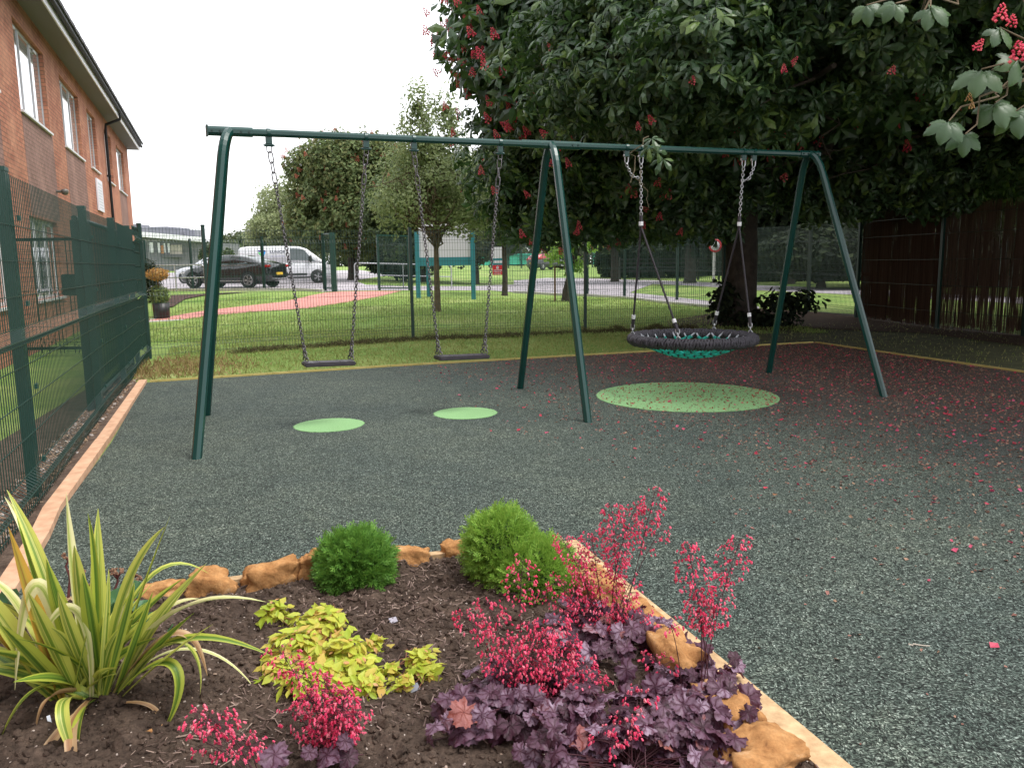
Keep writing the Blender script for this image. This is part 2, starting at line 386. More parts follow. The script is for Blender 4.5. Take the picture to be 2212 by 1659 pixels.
# ================================================================ FLOWER BED
def bedz(x, y):
    c = fbm(x*3.1, y*3.1, 1.5, 3); f = fbm(x*14, y*14, 9.5, 3); g = vn(x*42, y*42, 3.3)
    return .008+.045*c+.085*np.maximum(f-.42, 0)*1.6+.014*g
def inpoly(x, y, poly):
    c = np.zeros(x.shape, bool); n = len(poly)
    for i in range(n):
        x1, y1 = poly[i]; x2, y2 = poly[(i+1) % n]
        if y1 == y2: continue
        k = ((y1 > y) != (y2 > y)) & (x < (x2-x1)*(y-y1)/(y2-y1)+x1); c ^= k
    return c
bx = np.arange(-2.15, 1.5, .011); by = np.arange(1.35, 3.8, .011)
X, Y = np.meshgrid(bx, by); Z = bedz(X, Y); nx, ny = len(bx), len(by)
ii, jj = np.meshgrid(np.arange(nx-1), np.arange(ny-1)); keep = inpoly(X[:-1, :-1]+.006, Y[:-1, :-1]+.006, BED)
q = (jj*nx+ii)[keep]
M_bed = soil_mat('bed_soil', (.036, .025, .020), (.105, .076, .060))
tag(npmesh('soil', np.stack([X.ravel(), Y.ravel(), Z.ravel()], 1), np.stack([q, q+1, q+nx+1, q+nx], 1), M_bed, smooth=True), kind='structure')
def bed_pts(N, y0=1.4, y1=3.7, poly=None):
    x = rnd(N*3, -2.1, 1.3); y = rnd(N*3, y0, y1); k = inpoly(x, y, poly or BED); x, y = x[k][:N], y[k][:N]
    return np.stack([x, y, bedz(x, y)], 1)
ICO = bmesh.new(); bmesh.ops.create_icosphere(ICO, subdivisions=1, radius=1); ICO.verts.index_update()
ico_v = np.array([v.co[:] for v in ICO.verts]); ico_f = np.array([[v.index for v in f.verts] for f in ICO.faces])
def clods(name, N, s0, s1, m, lab, cat, flat=.6, pts=None, jit=.35, sink=0):
    p = bed_pts(N) if pts is None else pts; N = len(p)
    tv = ico_v*(1+RNG.uniform(-jit, jit, (len(ico_v), 1)))
    sc = rnd(N, s0, s1)**1.0; s3 = np.stack([sc*rnd(N, .7, 1.3), sc*rnd(N, .7, 1.3), sc*rnd(N, flat*.7, flat*1.3)], 1)
    p = p.copy(); p[:, 2] -= sink
    R = frames(N, RNG.normal(0, .35, (N, 3))+[0, 0, 1], rnd(N, 0, 6.28)); v, f = scatter(tv, ico_f, p, R, s3)
    return tag(npmesh(name, v, f, m), lab, cat, kind='stuff')
clods('soil_clods', 9000, .004, .014, M_bed, 'dark crumbs and clods of earth across the flower bed', 'soil', .8, jit=.3)
clods('soil_clods', 1500, .010, .026, M_bed, 'larger dark lumps of earth lying in the flower bed', 'soil', .7, jit=.3, sink=.004)
M_peb = leafmat('pebble', [(.10, .07, .055), (.28, .20, .15), (.42, .36, .32), (.20, .15, .13)], .8, 0)
clods('gravel', 2600, .0018, .006, M_peb, 'small pale stones and grit in the flower bed soil', 'gravel', .5)
M_chip = leafmat('wood_chip', [(.06, .035, .028), (.13, .085, .07), (.20, .14, .12), (.30, .22, .18)], .9, 0)
cv = np.array([(-1, -.16, 0), (1, -.10, 0), (1, .12, .02), (-1, .16, 0), (-.9, 0, .09), (.9, 0, .10)]); cf = np.array([(0, 1, 5, 4), (4, 5, 2, 3), (0, 3, 2, 1)])
p = bed_pts(6500); wgt = vn(p[:, 0]*3, p[:, 1]*3, 7)+.35*(p[:, 0]+.4); p = p[wgt > .35]; N = len(p)
v, f = scatter(cv, cf, p+[0, 0, .006], frames(N, RNG.normal(0, .4, (N, 3))+[0, 0, 1], rnd(N, 0, 6.28)), np.stack([rnd(N, .006, .02)]*3, 1))
tag(npmesh('wood_chips', v, f, M_chip), 'brown wood chips and shreds mulching the flower bed', 'mulch', kind='stuff')
# debris on the soil strip beside the fence
t_ = RNG.random(2600); xx = -1.95-2.95*t_*1.0; yy = 2.0+8.0*t_; off = rnd(2600, -.22, .05)
pp = np.stack([-1.83+(yy-1.9)*-.352+off-.12, yy, np.full(2600, .016)], 1)
v, f = scatter(cv, cf, pp, frames(2600, RNG.normal(0, .5, (2600, 3))+[0, 0, 1], rnd(2600, 0, 6.28)), np.stack([rnd(2600, .008, .035)]*3, 1))
tag(npmesh('leaf_litter', v, f, leafmat('litter', [(.10, .06, .04), (.30, .20, .13), (.42, .30, .2), (.22, .14, .1)], .9, 0)), 'brown dead leaves and bits lying in the strip along the side fence', 'litter', kind='stuff')
clods('gravel', 500, .006, .02, leafmat('strip_stone', [(.12, .09, .07), (.3, .25, .22), (.4, .37, .35)], .8, 0), 'stones and crumbs in the soil strip along the side fence', 'gravel', .6, pts=pp[:500])
# ---- sandstone rocks
def stone_mat():
    m = mat('sandstone', (.5, .25, .08), .92, 0, .1); t = NT(m); co = t.coord()
    c = t.ramp(t.noise(12, 8, .72, co).outputs[0], [(.3, (.22, .10, .042)), (.42, (.38, .19, .075)), (.56, (.50, .27, .115)), (.72, (.60, .42, .26))])
    c = t.mix(1, c, t.ramp(t.noise(60, 4, .6, co).outputs[0], [(.3, (.8, .8, .8)), (.7, (1.12, 1.1, 1.08))]), 'MULTIPLY'); t.col(c)
    t.bump(t.noise(32, 8, .75, co).outputs[0], .9, .010); return m
M_stone = stone_mat()
from mathutils import noise as mnoise
def rock(vx, vy, w, h, d, label, rz=0, seed=0, flat=False):
    """rough block whose base centre is seen at view position (vx, vy)"""
    p = P(vx, vy); bm = bmesh.new(); bmesh.ops.create_cube(bm, size=1)
    bmesh.ops.subdivide_edges(bm, edges=bm.edges[:], cuts=11, use_grid_fill=True)
    off = Vector((seed*3.7, seed*1.3, seed*2.1))
    for v in bm.verts:
        c = v.co.copy()
        s = c.normalized()*.62; c = c.lerp(s, .38)
        c.x *= 1+.22*math.sin(seed*1.7)*c.z; c.z += .16*c.x*math.sin(seed*2.3); c.y += .2*c.z*math.cos(seed)
        k = mnoise.noise(c*1.9+off)*.26+mnoise.noise(c*4.6+off)*.12+mnoise.noise(c*11+off)*.045+mnoise.noise(c*25+off)*.015
        c += s.normalized()*k
        v.co = Vector((c.x*w, c.y*d, (c.z+.42)*h*1.25))
    me = bpy.data.meshes.new('sandstone_rock'); bm.to_mesh(me); bm.free()
    for q in me.polygons: q.use_smooth = True
    o = link('sandstone_rock', me, M_stone); o.location = (p.x, p.y, .0); o.rotation_euler = (0, 0, rz)
    return tag(o, label, 'rock', 'sandstone rocks edging the flower bed')
back = math.atan2(.64, 2.0)*.9
rock(336, 1312, .20, .065, .09, 'flat sandstone rock partly behind the striped leaf plant', back, 1)
rock(456, 1312, .17, .105, .09, 'wedge-shaped orange sandstone rock between the striped leaf plant and the long rock', back+.1, 2)
rock(590, 1292, .215, .115, .10, 'longest rock of the back row, left of the small dark rock', back+.15, 3)
rock(676, 1268, .105, .11, .10, 'small brown rock tucked against the left side of the round topiary', back, 4)
rock(893, 1238, .16, .10, .08, 'squarish orange rock between the two clipped green shrubs', back, 5)
rock(982, 1230, .12, .085, .08, 'brown rock touching the left side of the big pale green shrub', back+.1, 6)
rock(1286, 1318, .28, .11, .12, 'orange rock behind the pink flowers on the right edge of the bed', -1.24, 7)
rock(1395, 1405, .22, .10, .12, 'orange rock half hidden by purple leaves, second on the right edge', -1.2, 8)
rock(1472, 1482, .26, .12, .13, 'large pale orange rock behind the thin flower stalks on the right edge', -1.3, 9)
rock(1570, 1590, .20, .11, .13, 'brown orange rock beside the outermost purple leaf on the right edge', -1.2, 10)
rock(1640, 1700, .23, .09, .17, 'large flat orange rock at the bottom right end of the flower bed', .4, 11)
rock(330, 1615, .05, .035, .04, 'small dull brown stone lying in the soil right of the striped leaf plant', .2, 12)
# ================================================================ MESH FENCES
M_green = noisy('green_paint', (.010, .050, .042), (.014, .062, .052), 5, .35, .05, .002, spec=.5)
M_dgreen = noisy('dark_green_paint', (.006, .028, .022), (.010, .040, .032), 5, .4, .05, .002)
M_wire = mat('green_wire', (.012, .045, .036), .4)
FOLD = [.18, 1.0, 1.82]
def wire_profile(H, depth=.045):
    z = [0.0]; y = [0.0]
    for f in FOLD:
        if f > H-.1: continue
        z += [f-.05, f, f+.05]; y += [0, depth, 0]
    return z+[H], y+[0]
def mesh_panel(mb_v, mb_f, a, b, H, z0a, z0b, sp=.05, r=.0025, side=1, depth=.045, hsp=.2):
    """welded mesh between ground points a and b: upright wires with V folds and level wires"""
    a = np.array(a[:2]); b = np.array(b[:2]); L = np.linalg.norm(b-a); d = (b-a)/L; nrm = np.array([-d[1], d[0]])*side
    zs, ys = wire_profile(H, depth); n = max(2, int(L/sp)); k0 = sum(len(q) for q in mb_v)
    K = len(zs)
    for i in range(n+1):
        t = i/n; base = a+d*L*t; z0 = z0a*(1-t)+z0b*t
        vv = []
        for z, y in zip(zs, ys):
            c = base+nrm*y
            for s1, s2 in ((-1, -1), (1, -1), (1, 1), (-1, 1)):
                q = c+d*r*s1+nrm*r*s2; vv.append((q[0], q[1], z0+z))
        ff = [(k0+j*4+e, k0+j*4+(e+1) % 4, k0+j*4+4+(e+1) % 4, k0+j*4+4+e) for j in range(K-1) for e in range(4)]
        mb_v.append(np.array(vv)); mb_f.append(np.array(ff)); k0 += len(vv)
    hz = list(np.arange(.03, H, hsp))+[H-.03]
    hz = [z for z in hz if all(abs(z-f) > .07 for f in FOLD)]
    pts = [(z, 0) for z in hz]+[(f, depth) for f in FOLD if f < H-.1]+[(f-.05, 0) for f in FOLD if f < H-.1]+[(f+.05, 0) for f in FOLD if f < H-.1]
    for z, y in pts:
        A = a+nrm*(y+r*1.6); B = b+nrm*(y+r*1.6); vv = []
        for p, z0 in ((A, z0a), (B, z0b)):
            for s1, s2 in ((-1, -1), (1, -1), (1, 1), (-1, 1)): vv.append((p[0]+nrm[0]*r*s2, p[1]+nrm[1]*r*s2, z0+z+r*s1))
        ff = [(k0+e, k0+(e+1) % 4, k0+4+(e+1) % 4, k0+4+e) for e in range(4)]
        mb_v.append(np.array(vv)); mb_f.append(np.array(ff)); k0 += 8
def fence(name, label, pts, H, group=None, post=.06, sp=.05, r=.0025, side=1, depth=.045, pm=None, wm=None, postH=None, depthpost=None):
    root = empty(name, (pts[0][0], pts[0][1], GZ(*pts[0][:2])), label, 'fence', group)
    for a, b in zip(pts, pts[1:]):
        V, Fc = [], []; mesh_panel(V, Fc, a, b, H, GZ(*a[:2])+.02, GZ(*b[:2])+.02, sp, r, side, depth)
        npmesh('mesh_panel', np.concatenate(V), np.concatenate(Fc), wm or M_wire, root)
    n = len(pts)
    for i, p in enumerate(pts):
        a = pts[max(0, i-1)]; b = pts[min(n-1, i+1)]; d = Vector((b[0]-a[0], b[1]-a[1], 0)).normalized(); nr = Vector((-d.y, d.x, 0))*side
        z = GZ(*p[:2]); mb = MB(); c = Vector((p[0], p[1], z))-nr*(post*.5+.012)
        mb.box(c+Vector((0, 0, (postH or H)*.5+.02)), (post, depthpost or post, (postH or H)+.06), math.atan2(d.y, d.x))
        o = mb.build('fence_post', pm or M_dgreen, root)
        mb = MB(); mb.box(c+Vector((0, 0, (postH or H)+.06)), (post+.006, (depthpost or post)+.006, .025), math.atan2(d.y, d.x)); mb.build('post_cap', pm or M_dgreen, o)
        for z_ in (.25, .7, 1.2, 1.7): mb = MB(); mb.box(Vector((p[0], p[1], z+z_))+nr*.008, (.05, .016, .03), math.atan2(d.y, d.x)); mb.build('fence_clip', pm or M_dgreen, o)
    return root
# side fence: its posts stand on the soil strip; the mesh bulges towards the playground
SIDE = [(-1.25, .25), (-2.90, 4.79), (-4.03, 7.80), (-4.68, 9.66), (-5.36, 11.50)]
fence('side_mesh_fence', 'green folded mesh fence with thick box posts running along the left of the playground', SIDE, 1.92, post=.10, r=.0023, side=-1, pm=M_green, depthpost=.06, depth=.07)
cn = SIDE[-1]
BACK = [(-5.32, 11.60), (-4.66, 13.0), (-1.86, 14.75), (1.30, 15.75), (4.47, 16.95)]
BACK = [(-5.66, 12.35), (-4.95, 13.05), (-1.86, 14.95), (1.45, 15.75), (4.47, 16.95)]
# low, nearly black mesh fence across the back
fence('back_mesh_fence', 'thin dark mesh fence across the back of the playground behind the two flat swings', BACK, 2.0, post=.05, r=.0022, depth=.03)
mb = MB(); a, b = Vector((-5.36, 11.50, 1.0)), Vector((-5.66, 12.35, 1.0))
V, Fc = [], []; mesh_panel(V, Fc, a, b, 2.0, 0, 0, .05, .003, -1, .06)
tag(npmesh('fence_return', np.concatenate(V), np.concatenate(Fc), M_wire), 'short dark mesh piece closing the corner between side and back fence', 'fence')
# boundary fence beyond the lawn
OUT = [(2.9, 30.0), (4.1, 28.6), (5.5, 26.3), (7.7, 20.6), (8.10, 18.6), (8.35, 15.5), (8.95, 13.8), (9.6, 11.4), (10.6, 8.6)]
fence('boundary_mesh_fence', 'tall dark mesh boundary fence bending past the big tree to the right edge', OUT, 2.2, post=.07, r=.003, sp=.05)
fence('boundary_mesh_fence', 'dark mesh boundary fence behind the teal sign board', [(-5.5, 33.4), (-3.9, 34.2), (-.3, 35.8), (2.9, 30.0)], 2.1, post=.07, r=.003, sp=.06)
fence('boundary_mesh_fence', 'dark mesh boundary fence in front of the black car', [tuple(P(321, 627)[:2]), tuple(P(419, 627)[:2]), tuple(P(573, 627)[:2]), tuple(P(703, 629)[:2])], 2.05, post=.075, r=.003, sp=.06)
# a mesh gate leaf folded back against the far end of the side fence
def folded_gate():
    a, b = (-4.17, 7.78), (-5.40, 11.25); r_ = empty('folded_gate', (a[0], a[1], 0), 'gate leaf with rounded top tube folded back along the far end of the side fence', 'gate')
    for k, H, x in ((.0, 1.86, 'gate_post'), (1., 1.86, 'gate_post')):
        mb = MB(); p = (a[0]+(b[0]-a[0])*k, a[1]+(b[1]-a[1])*k); mb.box((p[0], p[1], H/2), (.07, .07, H), math.atan2(b[1]-a[1], b[0]-a[0])); mb.build('gate_post', M_green, r_)
    for z in (.10, .98, 1.88): mb = MB(); mb.tube([(a[0], a[1], z), (b[0], b[1], z)], .028, 10); mb.build('gate_rail', M_green, r_)
    V, Fc = [], []; mesh_panel(V, Fc, a, b, 1.85, 0, 0, .045, .0024, -1, .03); npmesh('mesh_panel', np.concatenate(V), np.concatenate(Fc), M_wire, r_)
folded_gate()
# reed screen tied to the boundary fence on the right
def reeds():
    pts = [Vector((8.10, 18.55)), Vector((8.30, 15.5)), Vector((8.90, 13.75)), Vector((9.5, 11.4)), Vector((10.5, 8.6))]
    vs, fs = [], []; k = 0
    for a, b in zip(pts, pts[1:]):
        d = (b-a); L = d.length; d = d/L; n = Vector((d.y, -d.x)); N = int(L*330)
        for i in range(N):
            t = RNG.random()*L; z0 = RNG.uniform(.02, .16); z1 = RNG.uniform(2.22, 2.42); r = RNG.uniform(.0018, .0042)
            c = a+d*t-n*RNG.uniform(.0, .02); ln = RNG.normal(0, .025)
            for z, s in ((z0, 0), (z1, ln)):
                for u, v in ((-1, -1), (1, -1), (0, 1)): vs.append((c.x+d.x*(s+u*r)+n.x*v*r, c.y+d.y*(s+u*r)+n.y*v*r, z))
            for e in range(3): fs.append((k+e, k+(e+1) % 3, k+3+(e+1) % 3, k+3+e))
            k += 6
    m = leafmat('reed', [(.045, .026, .018), (.09, .055, .038), (.13, .085, .055)], .8, .15)
    root = tag(npmesh('reed_screen', vs, fs, m), 'dark brown split reed screen tied along the boundary fence on the right', 'reed screen')
    mb = MB()
    for z in (.35, .85, 1.35, 1.85, 2.2):
        for a, b in zip(pts, pts[1:]): mb.bar((a.x, a.y, z), (b.x, b.y, z), .006, .006)
    mb.build('binding_wire', M_dgreen, root)
reeds()
# ================================================================ SWING FRAME
M_frame = noisy('bottle_green_gloss', (.0045, .038, .032), (.006, .046, .038), 3, .26, .04, .002, spec=.45)
M_steel = noisy('galvanised_steel', (.38, .38, .40), (.55, .55, .57), 30, .35, .1, .002, metal=.9)
M_chain = noisy('dull_chain', (.10, .095, .105), (.20, .19, .20), 60, .45, .2, .002, metal=.85)
BA, BM_, BR = Vector((-2.27, 6.55, 2.462)), Vector((.40, 7.81, 2.50)), Vector((3.23, 8.82, 2.505))
root = empty('swing_set', (0.4, 7.8, 0), 'dark green steel swing frame with three pairs of splayed legs and one long top beam', 'swing frame')
dL = (BM_-BA).normalized(); dR = (BR-BM_).normalized()
def oct_tube(mb, pts, r): mb.tube(pts, r, 8, smooth=False, ref=(0, 0, 1))
mb = MB(); oct_tube(mb, [BA-dL*.02, BM_-dL*.03], .031); mb.build('top_beam', M_frame, root)
mb = MB(); oct_tube(mb, [BM_+dR*.03, BR+dR*.03], .031); mb.build('top_beam', M_frame, root)
def leg_path(T, foot, lat):
    """leg rises straight, then curves over into the sleeve on the beam"""
    T = Vector(T); foot = Vector(foot); pts = [foot]
    hor = Vector((foot.x-T.x, foot.y-T.y, 0)).normalized()
    # straight line aims at a point beside the beam
    K = T+hor*.11+Vector((0, 0, -.02)); d = (K-foot).normalized(); s = K-d*.22
    pts.append(s)
    for i in range(1, 8):
        t = i/8; a = s*(1-t)**2+K*2*t*(1-t)+(T+Vector((0, 0, .0)))*t*t; pts.append(a)
    pts.append(T); return pts
for T, fa, fb, in ((BA+dL*.06, (-2.32, 5.69, 0), (-2.90, 7.42, 0)), (BM_, (.66, 6.84, 0), (.09, 8.77, 0)), (BR, (3.75, 7.91, 0), (3.17, 9.73, 0))):
    for ft in (fa, fb):
        mb = MB(); p = leg_path(T, ft, 0); p[0] = p[0]-(p[1]-p[0]).normalized()*.03; oct_tube(mb, p, .037)
        lg = mb.build('leg', M_frame, root)
        mb = MB(); mb.lathe([(.075, .012), (.075, .022), (.05, .024)], 16, (ft[0], ft[1], 0)); 
for T, d, a, b in ((BA+dL*.06, dL, -.17, .17), (BM_, dR, -.30, .30), (BR, dR, -.13, .12)):
    mb = MB(); oct_tube(mb, [T+d*a, T+d*b], .039); s_ = mb.build('beam_sleeve', M_frame, root)
    mb = MB()
    for k in (a+.03, a+.09, b-.09, b-.03):
        n = Vector((d.y, -d.x, 0)); c = T+d*k+n*.039
        mb.tube([c-n*.006, c+n*.006], .0085, 6)
        mb.tube([c-n*.078-n*.006, c-n*.078+n*.006], .0085, 6)
    mb.build('bolt', M_dgreen, s_)
mb = MB(); mb.box(BA-dL*.115, (.012, .084, .084), math.atan2(dL.y, dL.x)); mb.build('end_cap', M_dgreen, root)
# ---- chains
def link_geo(L, W, r):
    """one oval chain link in the xz plane, length L along z"""
    pts = []; h = L/2-W/2
    for k in range(5): a = math.pi*k/4; pts.append((W/2*math.cos(a), 0, h+W/2*math.sin(a)))
    for k in range(5): a = math.pi+math.pi*k/4; pts.append((W/2*math.cos(a), 0, -h+W/2*math.sin(a)))
    n = len(pts); vs, fs = [], []
    for i in range(n):
        p = Vector(pts[i]); d = (Vector(pts[(i+1) % n])-Vector(pts[i-1])).normalized(); x = Vector((0, 1, 0)); y = d.cross(x)
        for k in range(5): a = 2*math.pi*k/5; vs.append(p+(x*math.cos(a)+y*math.sin(a))*r)
    for i in range(n):
        for k in range(5): fs.append((i*5+k, i*5+(k+1) % 5, ((i+1) % n)*5+(k+1) % 5, ((i+1) % n)*5+k))
    return vs, fs
def chain(mb, a, b, L, W, r, tw=0):
    a, b = Vector(a), Vector(b); d = b-a; n = max(1, round(d.length/(L-2*r*1.15))); d.normalize(); st = (b-a).length/n
    x = d.cross(Vector((.2, 1, 0))).normalized(); y = d.cross(x); v, f = link_geo(L, W, r)
    for i in range(n):
        ang = (i % 2)*math.pi/2+tw+.12*math.sin(i*.9); xx = x*math.cos(ang)+y*math.sin(ang); yy = d.cross(xx)
        c = a+d*(st*(i+.5)); mb.add([c+xx*p.x+yy*p.y+d*p.z for p in v], f, True)
def on_beam(t, z=0):
    p = BA.lerp(BM_, t); return Vector((p.x, p.y, p.z+z))
def on_beam2(t, z=0):
    p = BM_.lerp(BR, t); return Vector((p.x, p.y, p.z+z))
def hanger(parent_mat, p, d, root_):
    mb = MB(); mb.bar(p+Vector((0, 0, -.03)), p+Vector((0, 0, -.085)), .03, .05, up=d)
    mb.tube([p+Vector((0, 0, -.095))-d*.035, p+Vector((0, 0, -.095))+d*.035], .012, 8)
    mb.tube([p+Vector((0, 0, -.095))-d*.045, p+Vector((0, 0, -.095))+d*.045], .007, 6); mb.lathe([(.038, -.014), (.038, .014)], 8, p, R=d.to_track_quat('Z', 'Y').to_matrix())
    return mb.build('hanger_bracket', M_frame, root_)
for t in (.12, .393, .538, .82): hanger(0, on_beam(t), dL, root)
M_seat = noisy('black_rubber', (.022, .018, .024), (.040, .034, .042), 20, .45, .15, .002)
def flat_swing(t0, t1, s0, s1, z, label):
    """swing seat hanging under the beam between hangers t0 and t1"""
    A, B = on_beam(s0), on_beam(s1); A.z = B.z = z; A.z += .012; c = (A+B)/2; d = (B-A).normalized(); n = Vector((-d.y, d.x, 0)).normalized()
    r_ = empty('swing', (c.x, c.y, 0), label, 'swing', 'flat seat swings')
    up = d.cross(n); up = up if up.z > 0 else -up
    R = Matrix((d, n, up)).transposed(); L = (B-A).length
    mb = MB(); mb.box(c, (L, .175, .036), R=R, bev=.008); st = mb.build('seat', M_seat, r_)
    mb = MB()
    for s in (-.055, 0, .055): mb.box(c+n*s+up*.0185, (L*.62, .004, .003), R=R)
    for s in (-1, 1):
        mb.box(c+d*s*L*.38+up*.0185, (.006, .13, .003), R=R)
        for q in (-.055, .055): mb.tube([c+d*s*L*.2+n*q+up*.016, c+d*s*L*.2+n*q+up*.022], .008, 8)
    mb.build('seat_ridge', noisy('seat_wear', (.05, .045, .055), (.08, .075, .085), 20, .5, .1), st)
    for tt, e, s in ((t0, A, 1), (t1, B, -1)):
        top = on_beam(tt, -.11); end = e+d*s*.025+up*.03; mb = MB()
        dd = (end-top).normalized(); q = top+dd*.02
        # shackle, three long links, then the fine chain
        mb.tube([top+dL*.020+Vector((0, 0, .02)), top+dL*.019-Vector((0, 0, .03)), top+dL*.010-Vector((0, 0, .045)), top-dL*.010-Vector((0, 0, .045)), top-dL*.019-Vector((0, 0, .03)), top-dL*.020+Vector((0, 0, .02))], .0045, 6)
        s0_ = top+dd*.04; chain(mb, s0_, s0_+dd*.245, .095, .038, .0052)
        chain(mb, s0_+dd*.245, s0_+dd*.29, .05, .03, .005)
        low = end-dd*.13; chain(mb, s0_+dd*.29, low, .036, .024, .0043)
        chain(mb, low, end+n*.055, .038, .025, .0045); chain(mb, low, end-n*.055, .038, .025, .0045)
        mb.build('chain', M_chain, r_)
    return r_
flat_swing(.12, .393, .181, .329, .553, 'black flat swing seat on chains nearest the left end of the beam')
flat_swing(.538, .82, .591, .761, .531, 'black flat swing seat on chains next to the middle legs')
# ---- basket swing
def basket():
    c = on_beam2(.530); c.z = .585; Rr = .622; r = .047
    bs = empty('basket_swing', (c.x, c.y, 0), 'round black rope basket swing with turquoise net hanging from silver chains', 'basket swing')
    mb = MB(); n = 120; pts = [c+Vector((Rr*math.cos(2*math.pi*k/48), Rr*math.sin(2*math.pi*k/48), 0)) for k in range(49)]
    mb.tube(pts, r*.86, 10, caps=False); mb.build('rim', M_seat, bs)
    # plaited rope: three strands wound both ways round the ring
    M_rope = noisy('black_rope', (.022, .020, .026), (.070, .064, .076), 90, .7, .3, .003); rim = bs.children[0]
    mb = MB()
    for s in range(3):
        for hand in (1, -1):
            pts = []; turns = 44; K = turns*9
            for i in range(K+1):
                u = 2*math.pi*i/K; a = hand*(u*turns)+s*2*math.pi/3; rr = r*(.98+.10*math.sin(a*1.5+s)); 
                pts.append(c+Vector(((Rr+rr*math.cos(a))*math.cos(u), (Rr+rr*math.cos(a))*math.sin(u), rr*math.sin(a)*1.05)))
            if hand == 1 or s < 2: mb.tube(pts, .0115, 5, caps=False)
    mb.build('rope_binding', M_rope, rim)
    # net
    M_teal = noisy('turquoise_rope', (.0, .30, .24), (.02, .42, .34), 60, .6, .2); mb = MB(); kb = MB(); ends = MB()
    def net(x, y):
        q = min(1, math.hypot(x, y)/.56); return c+Vector((x, y, -.02-.17*(1-q*q)))
    g = .117; N = 5; off = .35
    def R2(x, y): return x*math.cos(off)-y*math.sin(off), x*math.sin(off)+y*math.cos(off)
    for i in range(-N, N+1):
        w_ = .56**2-(i*g)**2
        if w_ <= 0.02: continue
        w_ = math.sqrt(w_)
        for fl in (0, 1):
            line = []; K = 22
            for k in range(K+1):
                t = -w_+2*w_*k/K; x, y = (t, i*g) if fl == 0 else (i*g, t); x, y = R2(x, y); line.append(net(x, y))
            for sgn in (-.007, .007):
                mb.tube([p+Vector((0, 0, sgn*1.3)) for p in line], .0078, 5)
            for e, e2 in ((line[0], line[1]), (line[-1], line[-2])):
                o_ = (e-e2).normalized(); ends.tube([e-o_*.025+Vector((0, 0, .005)), e+o_*.045+Vector((0, 0, .03))], .0095, 7)
    for i in range(-N, N+1):
        for j in range(-N, N+1):
            if math.hypot(i*g, j*g) < .53: x, y = R2(i*g, j*g); kb.box(net(x, y), (.036, .036, .034), off, bev=.008)
    nt_ = mb.build('net', M_teal, bs); kb.build('net_knot', M_seat, nt_)
    ends.build('rope_end', mat('grey_plastic', (.36, .37, .41), .5), nt_)
    # ropes and chains: left pair and right pair
    for tt, tb, sx in ((.322, .268, -1), (.722, .764, 1)):
        top = on_beam2(tt, -.10); bk = on_beam2(tb, -.10); J = on_beam2(.324 if sx < 0 else .712); J.z = 1.80
        mb = MB(); chain(mb, top-Vector((0, 0, .06)), J+Vector((0, 0, .05)), .038, .024, .0038)
        mid = top.lerp(J, .32)
        q = bk-Vector((0, 0, .06)); k_ = Vector(((q.x+mid.x)/2, (q.y+mid.y)/2, mid.z-.0))
        chain(mb, q, q.lerp(k_, .75)-Vector((0, 0, .01)), .036, .022, .004); chain(mb, q.lerp(k_, .75)-Vector((0, 0, .01)), mid, .036, .022, .004)
        mb.build('chain', M_steel, bs)
        mb = MB()
        for p in (top, bk):
            mb.tube([p+dR*.02+Vector((0, 0, .03)), p+dR*.02-Vector((0, 0, .03)), p+dR*.01-Vector((0, 0, .05)), p-dR*.01-Vector((0, 0, .05)), p-dR*.02-Vector((0, 0, .03)), p-dR*.02+Vector((0, 0, .03))], .006, 6)
            mb.tube([p-dR*.032+Vector((0, 0, .025)), p-dR*.022+Vector((0, 0, .025))], .012, 8)
        mb.build('shackle', M_steel, bs)
        mb = MB(); mb.tube([J+Vector((0, 0, .05)), J-Vector((0, 0, .07))], .017, 8); jn = mb.build('rope_joint', M_seat, bs)
        mb = MB(); mb.tube([J-Vector((0, 0, .01)), J-Vector((0, 0, .05))], .023, 10); mb.build('collar', mat('white_plastic', (.7, .7, .72), .4), jn)
        for ang in ((200, 250) if sx < 0 else (20, 70)) if False else ():
            pass
        base = math.atan2(dR.y, dR.x)
        for da in ((math.pi-.42, math.pi+.80) if sx < 0 else (.62, -.30)):
            a = base+da; e = c+Vector((Rr*math.cos(a), Rr*math.sin(a), r+.055)); s_ = J-Vector((0, 0, .06)); dd = (s_-e).normalized()
            mb = MB(); mb.tube([s_, e+dd*.10], .0105, 8); rp = mb.build('rope', M_seat, bs)
            mb = MB(); mb.tube([e+dd*.12, e+dd*.16], .020, 10); mb.build('collar', mat('white_plastic', (.7, .7, .72), .4), rp)
            mb = MB(); mb.tube([e+dd*.03, e+dd*.12], [.016, .019], 8); mb.build('rope_end', M_seat, rp)
            mb = MB(); chain(mb, e+dd*.05, e-Vector((0, 0, .075)), .06, .034, .0065); mb.build('shackle', M_steel, rp)
    return bs
basket()
for t in (.268, .322, .722, .764):
    mb = MB(); p = on_beam2(t); mb.bar(p-Vector((0, 0, .03)), p-Vector((0, 0, .085)), .03, .05, up=dR); mb.lathe([(.038, -.014), (.038, .014)], 8, p, R=dR.to_track_quat('Z', 'Y').to_matrix()); mb.build('hanger_bracket', M_frame, root)
